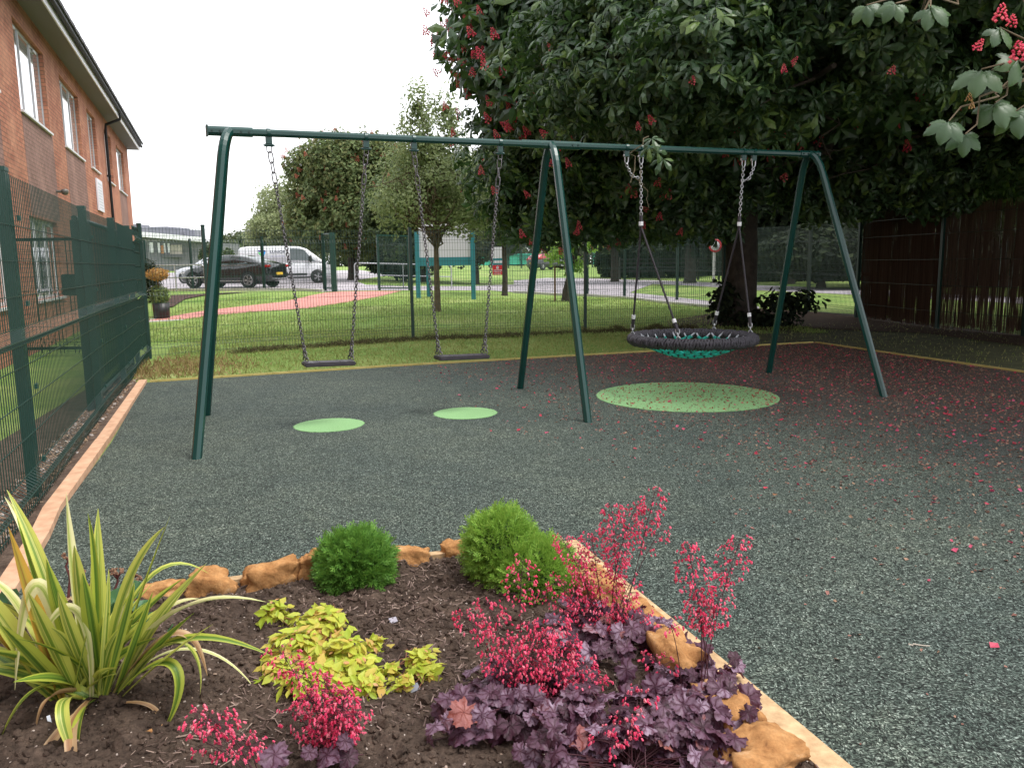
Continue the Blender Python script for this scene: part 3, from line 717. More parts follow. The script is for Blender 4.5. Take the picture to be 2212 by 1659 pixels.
# ================================================================ BRICK BUILDING
KD = Vector((-.36694, 1, 0)).normalized(); KN = Vector((KD.y, -KD.x, 0))     # along the wall (away) and out of the wall
W0 = Vector((-14.2, 30.15, 0))
def wl(s, z, out=0.): return W0+KD*s+KN*out+Vector((0, 0, z))
def brick_mat(name, c1, c2, c3, mortar):
    m = mat(name, c1, .85, 0, .2); t = NT(m); uv = t.n('UVMap')
    b = t.n('TexBrick'); b.inputs['Scale'].default_value = 1; b.inputs['Brick Width'].default_value = .225; b.inputs['Row Height'].default_value = .075
    b.inputs['Mortar Size'].default_value = .009; b.inputs['Mortar Smooth'].default_value = .1; b.inputs['Bias'].default_value = 0
    b.inputs['Color1'].default_value = (*c1, 1); b.inputs['Color2'].default_value = (*c2, 1); b.inputs['Mortar'].default_value = (*mortar, 1)
    t.l(uv.outputs[0], b.inputs[0]); n = t.noise(1.6, 4, .6)
    c = t.mix(t.ramp(n.outputs[0], [(.42, (0, 0, 0)), (.62, (1, 1, 1))]), b.outputs[0], t.mix(.45, b.outputs[0], c3)); c = t.mix(1, c, t.ramp(t.noise(.5, 5, .7, dist=.6).outputs[0], [(.3, (.80, .78, .78)), (.7, (1.12, 1.1, 1.08))]), 'MULTIPLY'); c = t.mix(1, c, t.ramp(t.noise(9, 3, .7).outputs[0], [(.3, (.84, .84, .84)), (.7, (1.12, 1.12, 1.12))]), 'MULTIPLY'); t.col(c)
    t.bump(b.outputs['Fac'], -.5, .008); return m
M_brick = brick_mat('red_brick', (.50, .215, .135), (.38, .145, .095), (.56, .29, .19), (.20, .11, .08))
M_brick2 = brick_mat('brown_brick', (.31, .185, .155), (.25, .145, .125), (.36, .22, .19), (.15, .10, .085))
def wall_poly(mb_rects, out, depth, m, name, parent):
    """flat wall pieces (s0,s1,z0,z1), UV in metres"""
    v, f, uv = [], [], []
    def quad(pts, us):
        k = len(v); v.extend(tuple(p) for p in pts); uv.extend(us); f.append((k, k+1, k+2, k+3))
    for s0, s1, z0, z1 in mb_rects:
        quad([wl(s0, z0, out), wl(s1, z0, out), wl(s1, z1, out), wl(s0, z1, out)], [(s0, z0), (s1, z0), (s1, z1), (s0, z1)])
        if depth:
            for (a, b) in (((s0, z0), (s1, z0)), ((s1, z0), (s1, z1)), ((s1, z1), (s0, z1)), ((s0, z1), (s0, z0))):
                quad([wl(*a, out), wl(*b, out), wl(*b, out-depth), wl(*a, out-depth)], [(a[0]+a[1]*0, a[1]), (b[0], b[1]), (b[0]+depth, b[1]+.0), (a[0]+depth, a[1])])
    return npmesh(name, v, f, m, parent, uv=uv)
bld = empty('brick_building', (W0.x, W0.y, GZ(W0.x, W0.y)), 'two-storey orange red brick building with tall upper windows and dark tiled roof on the left', 'building')
SE, EAVE, SW = 2.45, 6.05, -42.0
UP = [(-35.6, -33.3), (-31.3, -29.0), (-27.0, -24.7), (-21.2, -18.6), (-16.95, -14.30), (-12.60, -9.95), (-8.55, -6.95), (-4.95, -3.30), (-1.75, .60)]
GR = [(-31.3, -29.0), (-26.9, -24.4), (-21.5, -19.0), (-17.2, -14.6), (-12.85, -10.25), (-4.9, -3.3)]
# wall split round the openings
def band(z0, z1, ops):
    r = []; s = SW
    for a, b in ops: r.append((s, a, z0, z1)); s = b
    r.append((s, SE, z0, z1)); return r
rects = [(SW, SE, -.3, .86)]+band(.86, 2.32, GR)+[(SW, SE, 2.32, 4.12)]+band(4.12, 5.64, UP)+[(SW, SE, 5.64, EAVE)]
v = []; 
wl_o = wall_poly(rects, 0, 0, M_brick, 'wall', bld)
# end gable and back of the building
G = KN*-9.0
def gable():
    v = [wl(SE, -.3), wl(SE, -.3)+G, wl(SE, EAVE)+G, wl(SE, EAVE+0)]; apex = wl(SE, EAVE+3.8)+G/2
    uvv = [(0, -.3), (9, -.3), (9, EAVE), (0, EAVE), (4.5, EAVE+2.6)]
    me = bpy.data.meshes.new('gable_wall'); me.from_pydata([tuple(p) for p in v]+[tuple(apex)], [], [(0, 1, 2, 3), (3, 2, 4)]); l = me.uv_layers.new(name='UVMap')
    for lp in me.loops: l.data[lp.index].uv = uvv[lp.vertex_index]
    link('gable_wall', me, M_brick, bld)
gable()
# brown brick panels under the windows
for (a, b), z0 in (((-31.3, -29.0), 2.36), ((-21.2, -18.6), 2.36), ((-16.95, -14.15), 2.36), ((-12.60, -9.75), 2.36), ((-1.75, .60), 0.9)):
    wall_poly([(a, b, z0, 4.08)], .004, .02, M_brick2, 'brown_brick_panel', bld)
M_frameW = mat('white_window_frame', (.62, .62, .64), .4); M_frameG = mat('grey_window_frame', (.42, .42, .44), .45)
def glass_mat():
    m = mat('window_glass', (.03, .04, .045), .04, 0, 1.0); m.node_tree.nodes['Principled BSDF'].inputs['Metallic'].default_value = .75
    m.node_tree.nodes['Principled BSDF'].inputs['Base Color'].default_value = (.80, .82, .85, 1); return m
M_glass = glass_mat()
def wbox(mb, s0, s1, z0, z1, o0, o1):
    vs = [wl(s, z, o) for s in (s0, s1) for z in (z0, z1) for o in (o0, o1)]
    mb.add(vs, [(0, 1, 3, 2), (4, 6, 7, 5), (0, 4, 5, 1), (2, 3, 7, 6), (0, 2, 6, 4), (1, 5, 7, 3)])
for ops, z0, z1, lower in ((UP, 4.12, 5.64, False), (GR, .86, 2.32, True)):
    for a, b in ops:
        mb = MB(); L = b-a; ot = -.085; it = -.115; fw = .05
        wbox(mb, a, a+fw, z0, z1, it, ot); wbox(mb, b-fw, b, z0, z1, it, ot); wbox(mb, a+fw, b-fw, z1-fw, z1, it, ot); wbox(mb, a+fw, b-fw, z0, z0+fw, it, ot)
        divs = [a+L*k for k in ((.30, .66) if L > 2 else (.5,))]
        for s in divs: wbox(mb, s-.035, s+.035, z0+fw, z1-fw, it, ot+.004)
        fr = mb.build('window', M_frameG if not lower else M_frameW, bld)
        rv, ru = [], []
        for p, q in (((a, z0), (a, z1)), ((b, z0), (b, z1)), ((a, z1), (b, z1)), ((a, z0), (b, z0))):
            rv += [tuple(wl(*p)), tuple(wl(*q)), tuple(wl(*q, -.16)), tuple(wl(*p, -.16))]
            ru += [(p[0], p[1]), (q[0], q[1]), (q[0]+.16, q[1]), (p[0]+.16, p[1])] if p[0] == q[0] else [(p[0], p[1]), (q[0], q[1]), (q[0], q[1]+.16), (p[0], p[1]+.16)]
        npmesh('window_reveal', rv, [(4*k, 4*k+1, 4*k+2, 4*k+3) for k in range(4)], M_brick, fr, uv=ru)
        mb = MB(); wbox(mb, a+.02, b-.02, z0+.02, z1-.02, it+.008, it+.018); mb.build('window_pane', M_glass, fr)
        mb = MB(); wbox(mb, a-.04, b+.04, z0-.045, z0-.004, -.06, .05); mb.build('window_sill', M_frameW, fr)
        for s in (a+L*.15, b-L*.17): mb = MB(); wbox(mb, s-.13, s+.13, z1-fw-.045, z1-fw-.005, ot, ot+.02); mb.build('trickle_vent', M_frameW, fr)
# soffit, fascia, gutter, tiles
M_soff = mat('dark_soffit', (.14, .13, .125), .7); M_fasc = mat('white_fascia', (.72, .70, .74), .4)
M_black = mat('black_plastic', (.010, .010, .012), .55, 0, .3)
OV = .42
mb = MB(); wbox(mb, SW, SE+.25, EAVE-.01, EAVE+.015, -.02, OV); rf_ = mb.build('soffit', M_soff, bld)
mb = MB(); wbox(mb, SW, SE+.27, EAVE-.05, EAVE+.14, OV+.002, OV+.03); mb.build('fascia', M_fasc, bld)
mb = MB(); mb.tube([wl(SW, EAVE+.13, OV+.085), wl(SE+.27, EAVE+.13, OV+.085)], .05, 10); mb.build('gutter', M_black, bld)
def tiles():
    m = noisy('roof_tile', (.045, .043, .047), (.085, .08, .085), 3, .75, .2); sl_ = .85
    mb = MB(); n = 16; th = .075; rise = 2.9/n
    for i in range(n):
        o0 = OV+.165-i*.31; z0 = EAVE+.185+i*.31*sl_; o1 = o0-.36; z1 = z0+.36*sl_
        # each course is cut in tiles of slightly uneven height
        k = 0; s = SW
        if i < 3:
            while s < SE+.3:
                e = min(s+.33, SE+.32); j = .006*math.sin(s*9.1+i)
                vs = [wl(q, z+dz+j, o) for q in (s+.004, e-.004) for (o, z) in ((o0, z0), (o1, z1)) for dz in (0, th)]
                mb.add(vs, [(0, 1, 3, 2), (4, 6, 7, 5), (0, 4, 5, 1), (2, 3, 7, 6), (0, 2, 6, 4), (1, 5, 7, 3)]); s += .33
        else:
            vs = [wl(q, z+dz, o) for q in (SW, SE+.32) for (o, z) in ((o0, z0), (o1, z1)) for dz in (0, th)]
            mb.add(vs, [(0, 1, 3, 2), (4, 6, 7, 5), (0, 4, 5, 1), (2, 3, 7, 6), (0, 2, 6, 4), (1, 5, 7, 3)])
    vs = [wl(q, z, o) for q in (SW, SE+.32) for (o, z) in ((-4.5, EAVE+4.25), (-4.5, EAVE+4.30), (-9.3, EAVE+.10), (-9.3, EAVE+.14))]
    mb.add(vs, [(0, 2, 3, 1), (4, 5, 7, 6), (0, 1, 5, 4), (2, 6, 7, 3), (0, 4, 6, 2), (1, 3, 7, 5)])
    mb.build('roof', m, bld)
tiles()
mb = MB(); sp_ = -5.15
mb.tube([wl(sp_, EAVE+.06, OV+.08), wl(sp_, EAVE-.12, OV+.08), wl(sp_, EAVE-.30, .09), wl(sp_, EAVE-.5, .07), wl(sp_, .2, .07)], .042, 10)
for z in (1, 2.6, 4.2): wbox(mb, sp_-.07, sp_+.07, z, z+.05, 0, .12)
mb.build('downpipe', M_black, bld)
def wall_sign():
    mb = MB(); wbox(mb, -8.1, -6.95, 3.0, 3.87, .01, .05); o = mb.build('wall_sign', mat('white_panel', (.74, .72, .80), .4)); tag(o, 'white notice board fixed to the brick wall beside the black downpipe', 'sign')
    mb = MB(); g = 0
    for r_ in range(9):
        z = 3.74-r_*.08; a = -7.95
        while a < -7.15:
            L = RNG.uniform(.05, .16); wbox(mb, a, min(a+L, -7.1), z-.02, z+(.01 if r_ else .03), .05, .053); a += L+.03
    mb.build('lettering', mat('grey_print', (.52, .56, .60), .5), o)
wall_sign()
mb = MB(); p = wl(-14.33, 2.97, .0); mb.tube([p, p+KN*.12], .03, 8); mb.lathe([(.001, -.075), (.05, -.06), (.07, -.01), (.07, .03), (.03, .05)], 12, p+KN*.16); tag(mb.build('security_camera', mat('cctv', (.13, .12, .11), .4)), 'small dark dome camera on the brown brick of the left building', 'camera')
# ================================================================ GREEN SIDE GATE between fence and building
def side_gate():
    Yg = 12.9; z0 = .05; a = Vector((-12.2, Yg, 0)); b = Vector((-6.85, Yg, 0)); H = 1.82
    r_ = empty('side_gate', (b.x, b.y, 0), 'green framed mesh gate with a lock box seen through the left fence', 'gate')
    for x in (-12.2, -9.55, -6.85):
        mb = MB(); mb.box((x, Yg, H/2+.1), (.08, .08, H+.2)); mb.build('gate_post', M_dgreen, r_)
    mb = MB()
    for z in (.08, H): mb.bar((a.x, Yg, z+z0), (b.x, Yg, z+z0), .05, .05)
    mb.build('gate_rail', M_dgreen, r_)
    V, Fc = [], []; mesh_panel(V, Fc, a, b, H, z0, z0, .06, .003, -1, .02); npmesh('mesh_panel', np.concatenate(V), np.concatenate(Fc), M_wire, r_)
    mb = MB(); mb.box((-6.98, Yg-.06, 1.15), (.34, .09, .34), bev=.01); lb = mb.build('lock_box', M_dgreen, r_)
    mb = MB(); mb.bar((-7.08, Yg-.12, 1.10), (-6.94, Yg-.12, 1.10), .02, .02); mb.build('handle', M_dgreen, lb)
side_gate()
# ================================================================ VEHICLES
def paint(name, c, r=.18):
    m = mat(name, c, r, 0, .6); m.node_tree.nodes['Principled BSDF'].inputs['Coat Weight'].default_value = .6; return m
M_tyre = mat('tyre_rubber', (.018, .018, .020), .8); M_rim = mat('alloy', (.55, .55, .57), .3, .8); M_cglass = mat('car_glass', (.06, .08, .085), .05, 0, .9); M_lens = mat('lamp_lens', (.7, .7, .72), .1)
M_red = mat('red_lens', (.45, .01, .01), .2); M_plate = mat('yellow_plate', (.75, .50, .04), .5); M_blackc = mat('black_trim', (.012, .012, .013), .5)
def wheel(root, x, y, r, w, spokes, mrim=None):
    R = Matrix.Rotation(math.pi/2, 3, 'X'); s = 1 if y > 0 else -1
    mb = MB(); mb.lathe([(r*.66, -w/2), (r*.93, -w/2), (r, -w*.36), (r, w*.36), (r*.93, w/2), (r*.66, w/2)], 28, (x, y, r), R)
    wh = empty_child('wheel', root); t = mb.build('tyre', M_tyre, wh, local=True)
    mb = MB(); mb.lathe([(r*.60, -.03), (r*.70, .0), (r*.70, -.05)], 28, (x, y+s*w*.42, r), R); yo = y+s*w*.46
    for k in range(spokes):
        a = 2*math.pi*k/spokes
        for da in ((-.16, .16) if spokes < 8 else (0,)):
            p = Vector((x+math.cos(a+da)*r*.66, yo, r+math.sin(a+da)*r*.66)); q_ = Vector((x+math.cos(a)*r*.10, yo, r+math.sin(a)*r*.10)); mb.bar(q_, p, r*.085, .03, up=(0, 1, 0))
    mb.lathe([(.001, .02), (r*.16, .02), (r*.16, -.02)], 12, (x, yo, r), R); mb.build('rim', mrim or M_rim, wh, local=True)
    mb = MB(); mb.lathe([(.001, 0), (r*.66, 0)], 24, (x, y+s*w*.30, r), R); mb.build('brake_disc', M_blackc, wh, local=True)
def empty_child(name, root):
    o = bpy.data.objects.new(name, None); COL.objects.link(o); o.parent = root; return o
def interp(tab, x):
    return [float(np.interp(x, [q[0] for q in tab], [q[i] for q in tab])) for i in range(1, len(tab[0]))]
def car(name, label, cat, loc, rz, P_, m, L, W, WB, r, x0, body, roofl, glass, spokes=5, group=None, mrim=None):
    """body: [(x, z_bottom, z_shoulder, half_width)]; roofl: [(x, z_roof, half_width)]; x runs forward from the rear axle"""
    root = empty(name, loc, label, cat, group, rz)
    xs = np.linspace(body[0][0], body[-1][0], 60); rings = []
    for x in xs:
        zb, zs, hw = interp(body, x)
        # arches
        for ax in (0, WB):
            dd = abs(x-ax); ar = r*1.16
            if dd < ar: zb = max(zb, r*.98+math.sqrt(ar*ar-dd*dd)*1.0-.02) if False else zb
        h = zs-zb
        half = [(hw*.90, zb), (hw*.99, zb+h*.18), (hw, zb+h*.45), (hw*.985, zb+h*.72), (hw*.93, zb+h*.93), (hw*.84, zs)]
        rings.append([(x, y, z) for y, z in half]+[(x, -y, z) for y, z in half[::-1]])
    mb = MB(); mb.loft(rings, smooth=True); bd = mb.build('body', m, root, local=True)
    # dark wheel arches
    R = Matrix.Rotation(math.pi/2, 3, 'X')
    for ax in (0, WB):
        for s in (1, -1):
            mb = MB(); hw = interp(body, ax)[2]; mb.lathe([(.001, 0), (r*1.15, 0), (r*1.15, -.02)], 26, (ax, s*(hw*1.0+.004), r*1.04), R); mb.build('wheel_arch', M_blackc, root, local=True)
    for ax in (0, WB):
        for s in (1, -1):
            hw = interp(body, ax)[2]; wheel(root, ax, s*(hw-.10), r, .23, spokes, mrim)
    # greenhouse
    xs = np.linspace(roofl[0][0], roofl[-1][0], 36); rings = []
    for x in xs:
        zr, hr = interp(roofl, x); zb, zs, hw = interp(body, x); zs -= .03; h = max(.01, zr-zs)
        half = [(hw*.90, zs), (hw*.90*(1-.5)+hr*.5, zs+h*.5), (hr, zs+h*.90), (hr*.88, zr)]
        rings.append([(x, y, z) for y, z in half]+[(x, -y, z) for y, z in half[::-1]])
    mb = MB(); mb.loft(rings, smooth=True); cab = mb.build('cabin', m, root, local=True)
    # glass panes a few mm proud of the cabin
    def side_pt(x, k, s, out=.004):
        zr, hr = interp(roofl, x); zb, zs, hw = interp(body, x); zs -= .03; h = zr-zs; y0, y1 = hw*.90, hr
        y = y0+(y1-y0)*min(1, k/.9); return (x, s*(y+out), zs+h*k)
    for gx0, gx1, sl0, sl1 in glass:
        for s in (1, -1):
            mb = MB(); N = 14; v = []; f = []
            for i in range(N+1):
                t = i/N
                xb = gx0[0]*(1-t)+gx1[0]*t; xt = gx0[1]*(1-t)+gx1[1]*t
                v += [side_pt(xb, .13, s), side_pt((xb+xt)/2, .48, s), side_pt(xt, .86, s)]
            for i in range(N):
                for j in range(2): f.append((i*3+j, i*3+3+j, i*3+4+j, i*3+1+j))
            mb.add(v, f, True); mb.build('side_window', M_cglass, root, local=True, fix=False)
    def end_glass(xa, xb, nm):
        v, f = [], []; N = 8
        for i in range(N+1):
            x = xa+(xb-xa)*i/N; zr, hr = interp(roofl, x)
            for y in (-.82, -.4, 0, .4, .82): v.append((x, hr*.88*y*1.05, zr+.006))
        for i in range(N):
            for j in range(4): f.append((i*5+j, i*5+5+j, i*5+6+j, i*5+1+j))
        mb = MB(); mb.add(v, f, True); mb.build(nm, M_cglass, root, local=True, fix=False)
    return root, bd, end_glass
# black saloon
M_bpaint = paint('black_paint', (.010, .010, .013), .12)
pr, pf = P(555, 622), P(417, 624)
rz = math.radians(163)
cr_, cb, eg = car('parked_car', 'black saloon car with silver alloy wheels parked in front of the white van', 'car', (pr.x+.2, 36.0, GZ(pr.x, 36)+.03), rz, None, M_bpaint, 4.7, 1.85, 2.85, .335, 0,
    [(-.98, .42, .86, .58), (-.90, .30, 1.02, .78), (-.6, .24, 1.09, .90), (0, .20, 1.04, .925), (.8, .19, .98, .925), (2.0, .19, .95, .925), (2.85, .21, .92, .92), (3.3, .23, .82, .88), (3.6, .27, .70, .78), (3.74, .33, .58, .55)],
    [(-.62, 1.09, .62), (-.25, 1.17, .66), (.3, 1.34, .66), (.9, 1.43, .68), (1.4, 1.43, .68), (1.8, 1.34, .68), (2.3, 1.10, .72), (2.62, .95, .74)],
    [((.05, .42), (.98, .98), 0, 0), ((1.04, 1.04), (2.05, 1.72), 0, 0)], 5)
eg(-.45, .35, 'rear_window'); eg(1.65, 2.5, 'windscreen')

for s in (1, -1): mb = MB(); mb.box((-.80, s*.70, .93), (.34, .34, .10), s*.25, bev=.03); mb.build('tail_light', M_red, cr_, local=True)

for s in (1, -1): mb = MB(); mb.box((3.50, s*.70, .66), (.34, .22, .10), -s*.35, bev=.03); mb.build('headlight', M_lens, cr_, local=True)
mb = MB(); mb.box((-.985, 0, .60), (.02, .52, .11)); mb.build('number_plate', M_plate, cr_, local=True)
mb = MB(); mb.tube([(-.95, -.55, .40), (-1.0, 0, .37), (-.95, .55, .40)], .018, 6)
for s in (1, -1): mb.bar((-.2, s*.93, .30), (2.3, s*.93, .30), .01, .03); mb.bar((.06, s*.885, .985), (2.1, s*.885, .96), .012, .022)
mb.build('chrome_trim', M_rim, cr_, local=True)

for s in (1, -1): mb = MB(); mb.box((2.05, s*.99, 1.0), (.16, .20, .13), bev=.03); mb.build('door_mirror', M_bpaint, cr_, local=True)
mb = MB()
for s in (1, -1):
    for x in (.95, 1.85): mb.bar((x-.12, s*.935, .84), (x+.10, s*.935, .84), .02, .025)
mb.build('door_handle', M_bpaint, cr_, local=True)
# white van
M_wpaint = paint('white_paint', (.66, .67, .70), .3)
pf = P(706, 609)
vr, vb, eg = car('parked_van', 'white panel van with blue and green triangular logo parked beyond the black car', 'van', (AY(566, 600, 43.6).x, 43.4, GZ(-12.5, 43.4)+.03), math.radians(13), None, M_wpaint, 5.0, 1.95, 3.0, .33, 0,
    [(-1.0, .42, 1.05, .90), (-.95, .32, 1.12, .94), (0, .28, 1.14, .965), (2.2, .27, 1.13, .965), (3.0, .27, 1.10, .96), (3.45, .27, 1.02, .92), (3.75, .28, .88, .82), (3.9, .34, .72, .62)],
    [(-1.0, 1.80, .80), (-.92, 1.90, .82), (-.5, 1.96, .83), (1.2, 1.97, .83), (2.1, 1.94, .82), (2.45, 1.84, .80), (2.9, 1.50, .80), (3.35, 1.14, .80), (3.5, 1.06, .78)],
    [((1.62, 1.62), (2.95, 2.35), 0, 0)], 5, mrim=mat('steel_wheel', (.35, .35, .37), .4, .6))
eg(2.5, 3.3, 'windscreen')
mb = MB()
for s in (1, -1): mb.bar((.45, s*.972, .47), (2.45, s*.972, .47), .02, .10)
mb.bar((.2, -.90, .30), (2.6, -.90, .30), .06, .08)
mb.box((3.78, 0, .48), (.30, 1.66, .30), bev=.06); mb.box((-.98, 0, .45), (.12, 1.7, .18), bev=.04); mb.build('bumper', M_blackc, vr, local=True)

for s in (1, -1): mb = MB(); mb.box((2.66, s*1.06, 1.28), (.16, .24, .36), bev=.05); mb.build('door_mirror', M_blackc, vr, local=True)

for s in (1, -1): mb = MB(); mb.box((3.55, s*.80, .84), (.36, .20, .26), -s*.4, bev=.05); mb.build('headlight', M_lens, vr, local=True)

for s in (1, -1): mb = MB(); mb.box((-.94, s*.88, 1.15), (.10, .09, .50), bev=.02); mb.build('tail_light', M_red, vr, local=True)
mb = MB(); mb.bar((-.75, -.955, 1.24), (-.5, -.955, 1.24), .03, .09); mb.bar((1.5, -.972, 1.02), (1.72, -.972, 1.02), .03, .04); mb.build('door_handle', M_blackc, vr, local=True)
def van_side(x, z):                       # point on the leaning upper side
    y0, y1 = .965*.90, .83; t = (z-1.1)/(1.96-1.1)/.9; return (x, -(y0+(y1-y0)*min(1, t)+.012), z)
def logo():
    cx, cz = .18, 1.58
    def tri(pts, m, n):
        mb = MB(); v = [van_side(cx+x, cz+z) for x, z in pts]; mb.add(v, [tuple(range(len(v)))]); mb.build(n, m, vb, local=True)
    tri([(-.20, .17), (.20, .17), (.21, .09), (-.14, .09)], mat('navy_print', (.02, .05, .28), .4), 'logo')
    tri([(.21, .08), (.10, .08), (.02, -.12), (.08, -.20)], mat('blue_print', (.03, .38, .85), .4), 'logo')
    tri([(-.19, .07), (-.10, .07), (.05, -.20), (.0, -.22)], mat('green_print', (.10, .62, .16), .4), 'logo')
logo()
def text(name, s, size, m, parent, M4, ext=.002):
    c = bpy.data.curves.new(name, 'FONT'); c.body = s; c.size = size; c.extrude = ext; c.align_x = 'LEFT'
    o = bpy.data.objects.new(name, c); COL.objects.link(o); dg = bpy.context.evaluated_depsgraph_get()
    me = bpy.data.meshes.new_from_object(o.evaluated_get(dg)); bpy.data.objects.remove(o)
    me.transform(M4); me.materials.clear(); q = link(name, me, m, parent, local=True); return q
M_ink = mat('dark_print', (.03, .03, .08), .5)
lean = math.atan2(.965*.90-.83, .78)
M4 = Matrix.Translation(Vector(van_side(.60, 1.60))+Vector((0, -.006, 0))) @ Matrix.Rotation(math.pi/2-lean, 4, 'X')
text('lettering', 'LUNIOR', .21, M_ink, vb, M4)
mb = MB()
for x in (.62, .82, 1.02, 1.2): mb.add([van_side(x, 1.42), van_side(x+.15, 1.42), van_side(x+.15, 1.45), van_side(x, 1.45)], [(0, 1, 2, 3)])
mb.build('small_print', mat('pale_print', (.42, .42, .60), .5), vb, local=True)
# white hatchback far left and red car far right
def small_car(label, loc, rz, m, group=None, roofm=None):
    r_, b_, eg = car('parked_car', label, 'car', loc, rz, None, m, 4.1, 1.75, 2.55, .31, 0,
        [(-.72, .40, .92, .60), (-.66, .28, 1.0, .80), (0, .22, 1.0, .87), (1.5, .20, .96, .87), (2.5, .22, .92, .86), (3.0, .26, .80, .80), (3.3, .34, .62, .56)],
        [(-.66, 1.02, .60), (-.5, 1.30, .62), (-.1, 1.46, .64), (.9, 1.50, .65), (1.4, 1.42, .65), (2.0, 1.10, .68), (2.25, .96, .70)],
        [((-.15, .02), (.75, .75), 0, 0), ((.82, .82), (1.75, 1.42), 0, 0)], 5)
    eg(-.6, -.3, 'rear_window'); eg(1.4, 2.1, 'windscreen')
    
    for s in (1, -1): mb = MB(); mb.box((-.62, s*.66, .95), (.16, .22, .26), bev=.03); mb.build('tail_light', M_red, r_, local=True)
    
    for s in (1, -1): mb = MB(); mb.box((3.02, s*.62, .70), (.34, .24, .14), -s*.3, bev=.03); mb.build('headlight', M_lens, r_, local=True)
    mb = MB(); mb.box((-.72, 0, .62), (.02, .5, .11)); mb.build('number_plate', M_plate, r_, local=True); return r_
q = P(338, 586); small_car('white car parked at the far left in front of the grey building', (q.x-2.0, 52, GZ(q.x, 52)+.03), math.radians(-12), paint('white_car_paint', (.62, .63, .66), .3))
q = AY(500, 575, 47.5); small_car('white car mostly hidden behind the black car', (q.x, 47.5, GZ(q.x, 47.5)+.03), math.radians(170), paint('pale_car_paint', (.60, .62, .66), .3))
q = AY(1160, 575, 78); rc = small_car('dark car with red upper part parked on the far grass by the green court netting', (q.x, 78, GZ(q.x, 78)+.03), math.radians(40), paint('dark_car_paint', (.02, .02, .026), .3))
for o in rc.children:
    if o.name.startswith('cabin'): o.data.materials[0] = paint('red_car_paint', (.50, .03, .045), .3)
# ================================================================ STREET FURNITURE
M_galv = noisy('galvanised_tube', (.42, .43, .45), (.55, .56, .58), 9, .4, .05, .002, metal=.5)
def barrier(label, x0, x1, yb, Y, mid=None, n=1):
    a = AY(x0, yb, Y); b = AY(x1, yb, Y); a.z = GZ(a.x, a.y); b.z = GZ(b.x, b.y)
    r_ = empty('guard_rail', tuple(a), label, 'guard rail', 'galvanised hoop rails'); H = 1.05
    mb = MB(); u = Vector((0, 0, 1)); d = (b-a).normalized()
    path = [a, a+u*(H-.12)]+[a+u*(H-.12)+d*.12*(1-math.cos(t))+u*.12*math.sin(t) for t in (.5, 1.0)]+[a+u*H+d*.12, b+u*H-d*.12]+[b+u*(H-.12)-d*.12*(1-math.cos(t))+u*.12*math.sin(t) for t in (1.0, .5)]+[b+u*(H-.12), b]
    mb.tube(path, .026, 8); mb.build('hoop', M_galv, r_)
    mb = MB(); mb.tube([a+u*.55, b+u*.55], .022, 8); mb.build('middle_rail', M_galv, r_)
    for k in range(1, n+1):
        mb = MB(); p = a.lerp(b, k/(n+1)); p.z = GZ(p.x, p.y); mb.tube([p, p+u*H], .024, 8); mb.build('post', M_galv, r_)
barrier('galvanised hoop rail behind the potted topiary in front of the black car', 318, 444, 627, 32.0)
barrier('galvanised hoop rail left of the teal sign board', 768, 976, 627, 34.6)
# gate by the car park
def metal_gate():
    a = P(703, 629); b = P(730, 629); r_ = empty('pedestrian_gate', tuple(b), 'dark green mesh gate standing open at the end of the pink path', 'gate')
    A = Vector((a.x, a.y, a.z)); B = Vector((b.x, b.y-.6, b.z)); u = Vector((0, 0, 1)); H = 2.2
    for p, wd in ((A, .10), (B, .20)):
        mb = MB(); mb.box(p+u*H/2, (wd, .08, H)); mb.build('gate_post', M_green, r_)
    mb = MB()
    for z in (.12, H-.04): mb.bar(A+u*z, B+u*z, .05, .05)
    mb.build('gate_rail', M_green, r_)
    V, Fc = [], []; mesh_panel(V, Fc, A, B, H-.1, A.z+.05, B.z+.05, .05, .003, 1, .02); npmesh('mesh_panel', np.concatenate(V), np.concatenate(Fc), M_wire, r_)
    c = P(820, 628); c2 = P(884, 628)
    r2 = empty('mesh_gate_panel', tuple(c), 'tall green framed mesh panel behind the right chain of the first swing', 'gate')
    C_, D = Vector(c), Vector(c2)
    for p in (C_, D): mb = MB(); mb.box(p+u*H/2, (.07, .07, H)); mb.build('gate_post', M_green, r2)
    mb = MB()
    for z in (.1, H-.04): mb.bar(C_+u*z, D+u*z, .05, .05)
    mb.build('gate_rail', M_green, r2)
    V, Fc = [], []; mesh_panel(V, Fc, C_, D, H-.1, C_.z+.05, D.z+.05, .05, .003, 1, .02); npmesh('mesh_panel', np.concatenate(V), np.concatenate(Fc), M_wire, r2)
metal_gate()
